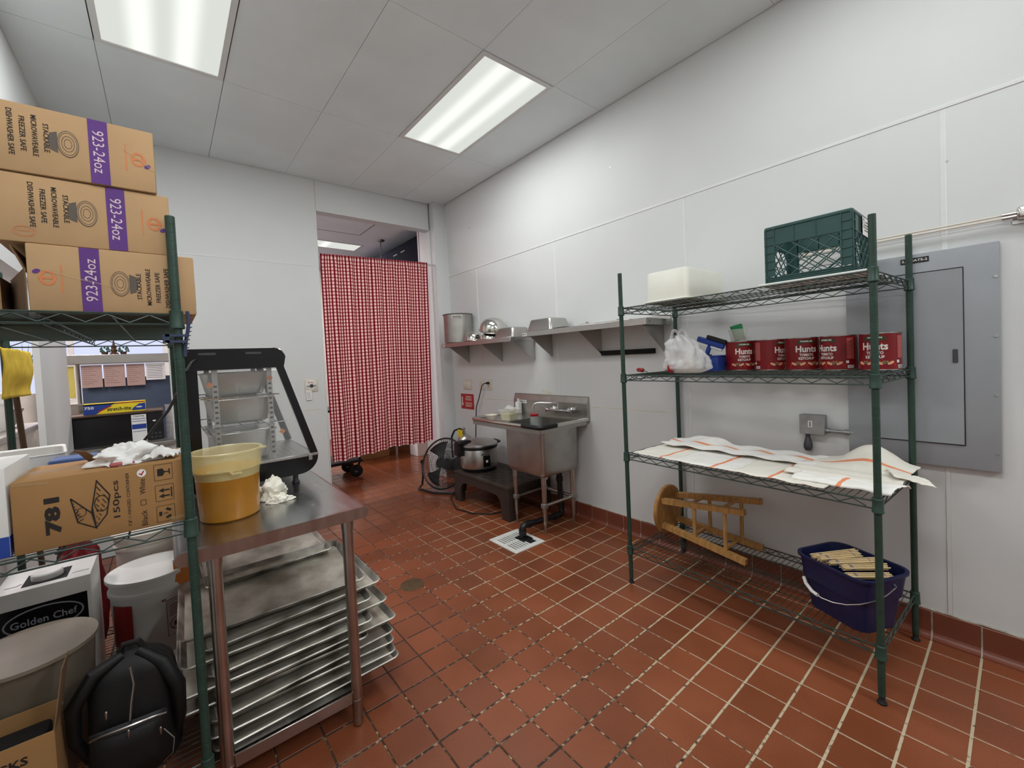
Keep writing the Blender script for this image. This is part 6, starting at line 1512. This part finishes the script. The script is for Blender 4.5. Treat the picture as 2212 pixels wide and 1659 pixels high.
for k, (x0, x1) in enumerate(((-2.085, -1.948), (-1.938, -1.793), (-1.783, -1.652))):
    m_ = thing('menu_sheet', ('left', 'middle', 'right')[k] + ' of three pinkish menu sheets hanging under the overshelf', 'menu', (x0, 4.315, 1.32), 0, 'menu sheets behind the hatch')
    RB(0, x1-x0, 0, .004, 0, .205, .001, 1).build('sheet', M_MENU, m_)
    pr = Print(face()); W2 = x1-x0
    for j in range(9): pr.line([(.012, .19-.019*j), (.012+(W2-.03)*(.45+.5*((j*7+k*3) % 5)/5), .19-.019*j)], .003)
    pr.build('menu_print', mat('menu_print', (128, 102, 96), .8), m_)
o = RB(-1.645, -1.50, 4.315, 4.319, 1.365, 1.525, .001, 1).build('paper_notice', M_PAPER); tag(o, 'white paper notice pinned right of the menu sheets', 'paper')
pr = Print(lambda u, v: Vector((u, 4.3142, v))); [pr.line([(-1.635, 1.50-.016*j), (-1.52, 1.50-.016*j)], .004) for j in range(8)]; pr.build('notice_print', M_BLUEG, o)
o = RB(-2.175, -2.128, 4.315, 4.319, 1.235, 1.52, .001, 1).build('yellow_menu', M_YMENU); tag(o, 'yellow menu sheet beside the left hatch pier', 'menu')
o = RB(-2.09, -1.35, 4.36, 4.38, .77, 1.40, .002, 1).build('slate_board', M_SLATE); tag(o, 'slate blue board behind the microwave', 'board')
st_ = thing('cup_stack', 'stack of clear plastic cups beside the microwave', 'cups', (-1.475, 3.80, .7605)); 
for k in range(7): MB().lathe([(.03,.0+.045*k),(.034,.0+.045*k),(.047,.11+.045*k),(.049,.112+.045*k),(.046,.112+.045*k)], 20, caps=False).build('cup', M_MILKY, st_)
bw_ = thing('metal_bowl', 'deep metal bowl beside the left hatch pier', 'bowl', (-2.17, 4.10, 1.10)); bw_.location = (-2.085, 4.22, .7605)
MB().lathe([(.01,.0),(.05,.002),(.085,.10),(.10,.42),(.104,.42),(.10,.40),(.08,.1),(.01,.01)], 28).build('bowl_shell', M_STEEL2, bw_)
for k, (x, y, s, lab) in enumerate(((-1.93, 4.44, 1.0, 'small leafy potted plant left of the pendant on the overshelf'), (-1.80, 4.44, 1.15, 'bushier potted plant right of the pendant on the overshelf'))):
    q = thing('potted_plant', lab, 'plant', (x, y, 1.6185)); MB().lathe([(.005,0),(.02,0),(.026,.03),(.005,.028)], 14).build('pot', M_BRASS, q)
    lf = MB()
    for j in range(16):
        a = j*2.4; r = (.02+.03*(j % 4)/3)*s; lf.prism([(-.009,0),(0,.012),(.009,0),(0,-.010)], lambda u, v: (r*cos(a)+u, r*sin(a), .035+.016*(j % 3)+v), lambda u, v: (r*cos(a)+u, r*sin(a)+.002, .037+.016*(j % 3)+v))
    lf.build('foliage', M_LEAF, q, smooth=False, kind='stuff')
pe = thing('pendant_lamp', 'brown turned pendant ornament above the overshelf', 'lamp', (-1.865, 4.44, 1.6185))
MB().lathe([(.005,0),(.03,.0),(.034,.01),(.02,.03),(.028,.045),(.018,.065),(.022,.08),(.01,.10),(.004,.14)], 20).build('turned_body', M_BRASS, pe)
wf_ = thing('tall_grass_plant', 'spiky green plant seen above the yellow cloth', 'plant', (-2.42, 4.3, 1.30))
lf = MB()
for j in range(14):
    a = j*2.4; lf.tube([(0, 0, 0), (.03*cos(a), .03*sin(a), .22), (.10*cos(a), .05*sin(a), .36+.03*(j % 3))], [.006, .005, .001], 4)
lf.build('blades', M_LEAF, wf_, kind='stuff'); MB().lathe([(.01,-.57),(.06,-.57),(.08,.0),(.01,-.005)], 20).build('pot', M_BUFF, wf_)
# side hatch: counter, tub, yellow cloth on a pole
sc = thing('side_counter', 'steel counter seen through the left hatch', 'counter', (0, 0, 0))
RB(-2.95, -2.22, 2.0, 3.60, 1.06, 1.10, .006, 1).build('counter_top', M_STEEL2, sc); B(-2.93, -2.26, 2.05, 3.55, 0, 1.06).build('counter_body', M_BUFF, sc, smooth=False)
q = pail('large white plastic tub on the side counter behind the yellow cloth', (-2.40, 3.02, 1.1005), .10, .14, .24, M_WHITEP, False); q['group'] = 'tubs behind the left hatch'
ml = thing('mop_pole', 'brown pole standing below the yellow cloth', 'pole', (-2.00, 1.98, 0)); MB().tube([(.0,.05,.0),(-.038,-.14,1.50)], .011, 10).build('pole', M_DBROWN, ml); RB(-.05, .05, -.02, .02, 0, .05, .01, 1).build('pole_foot', M_BLACK, ml)
def yc(u, v):
    x = -1.994 + .006*sin(v*5) ; y = 1.475+.46*u; 
    return Vector((x + .006*noise.noise(Vector((u*3, v*3, 1))), y, 1.548 - .205*v + .006*noise.noise(Vector((u*5, v*3, 7)))))
o = MB().grid(yc, 26, 20, lambda u, v: (u*.4, v*.2)).build('yellow_cloth', M_YELLOW, None, angle=80, solid=.004); tag(o, 'bright yellow cleaning cloth hanging at the left edge', 'cloth')
bx_ = thing('metal_bowl', 'dark metal bowl with wooden spoon on the side counter', 'bowl', (-2.38, 3.34, 1.1005)); MB().lathe([(.01,0),(.06,.0),(.11,.12),(.113,.122),(.106,.12),(.01,.01)], 26).build('bowl_shell', M_STEEL2, bx_); MB().tube([(0,-.06,.05),(.0,-.16,.17)], .010, 8).build('spoon_handle', M_DBROWN, bx_)
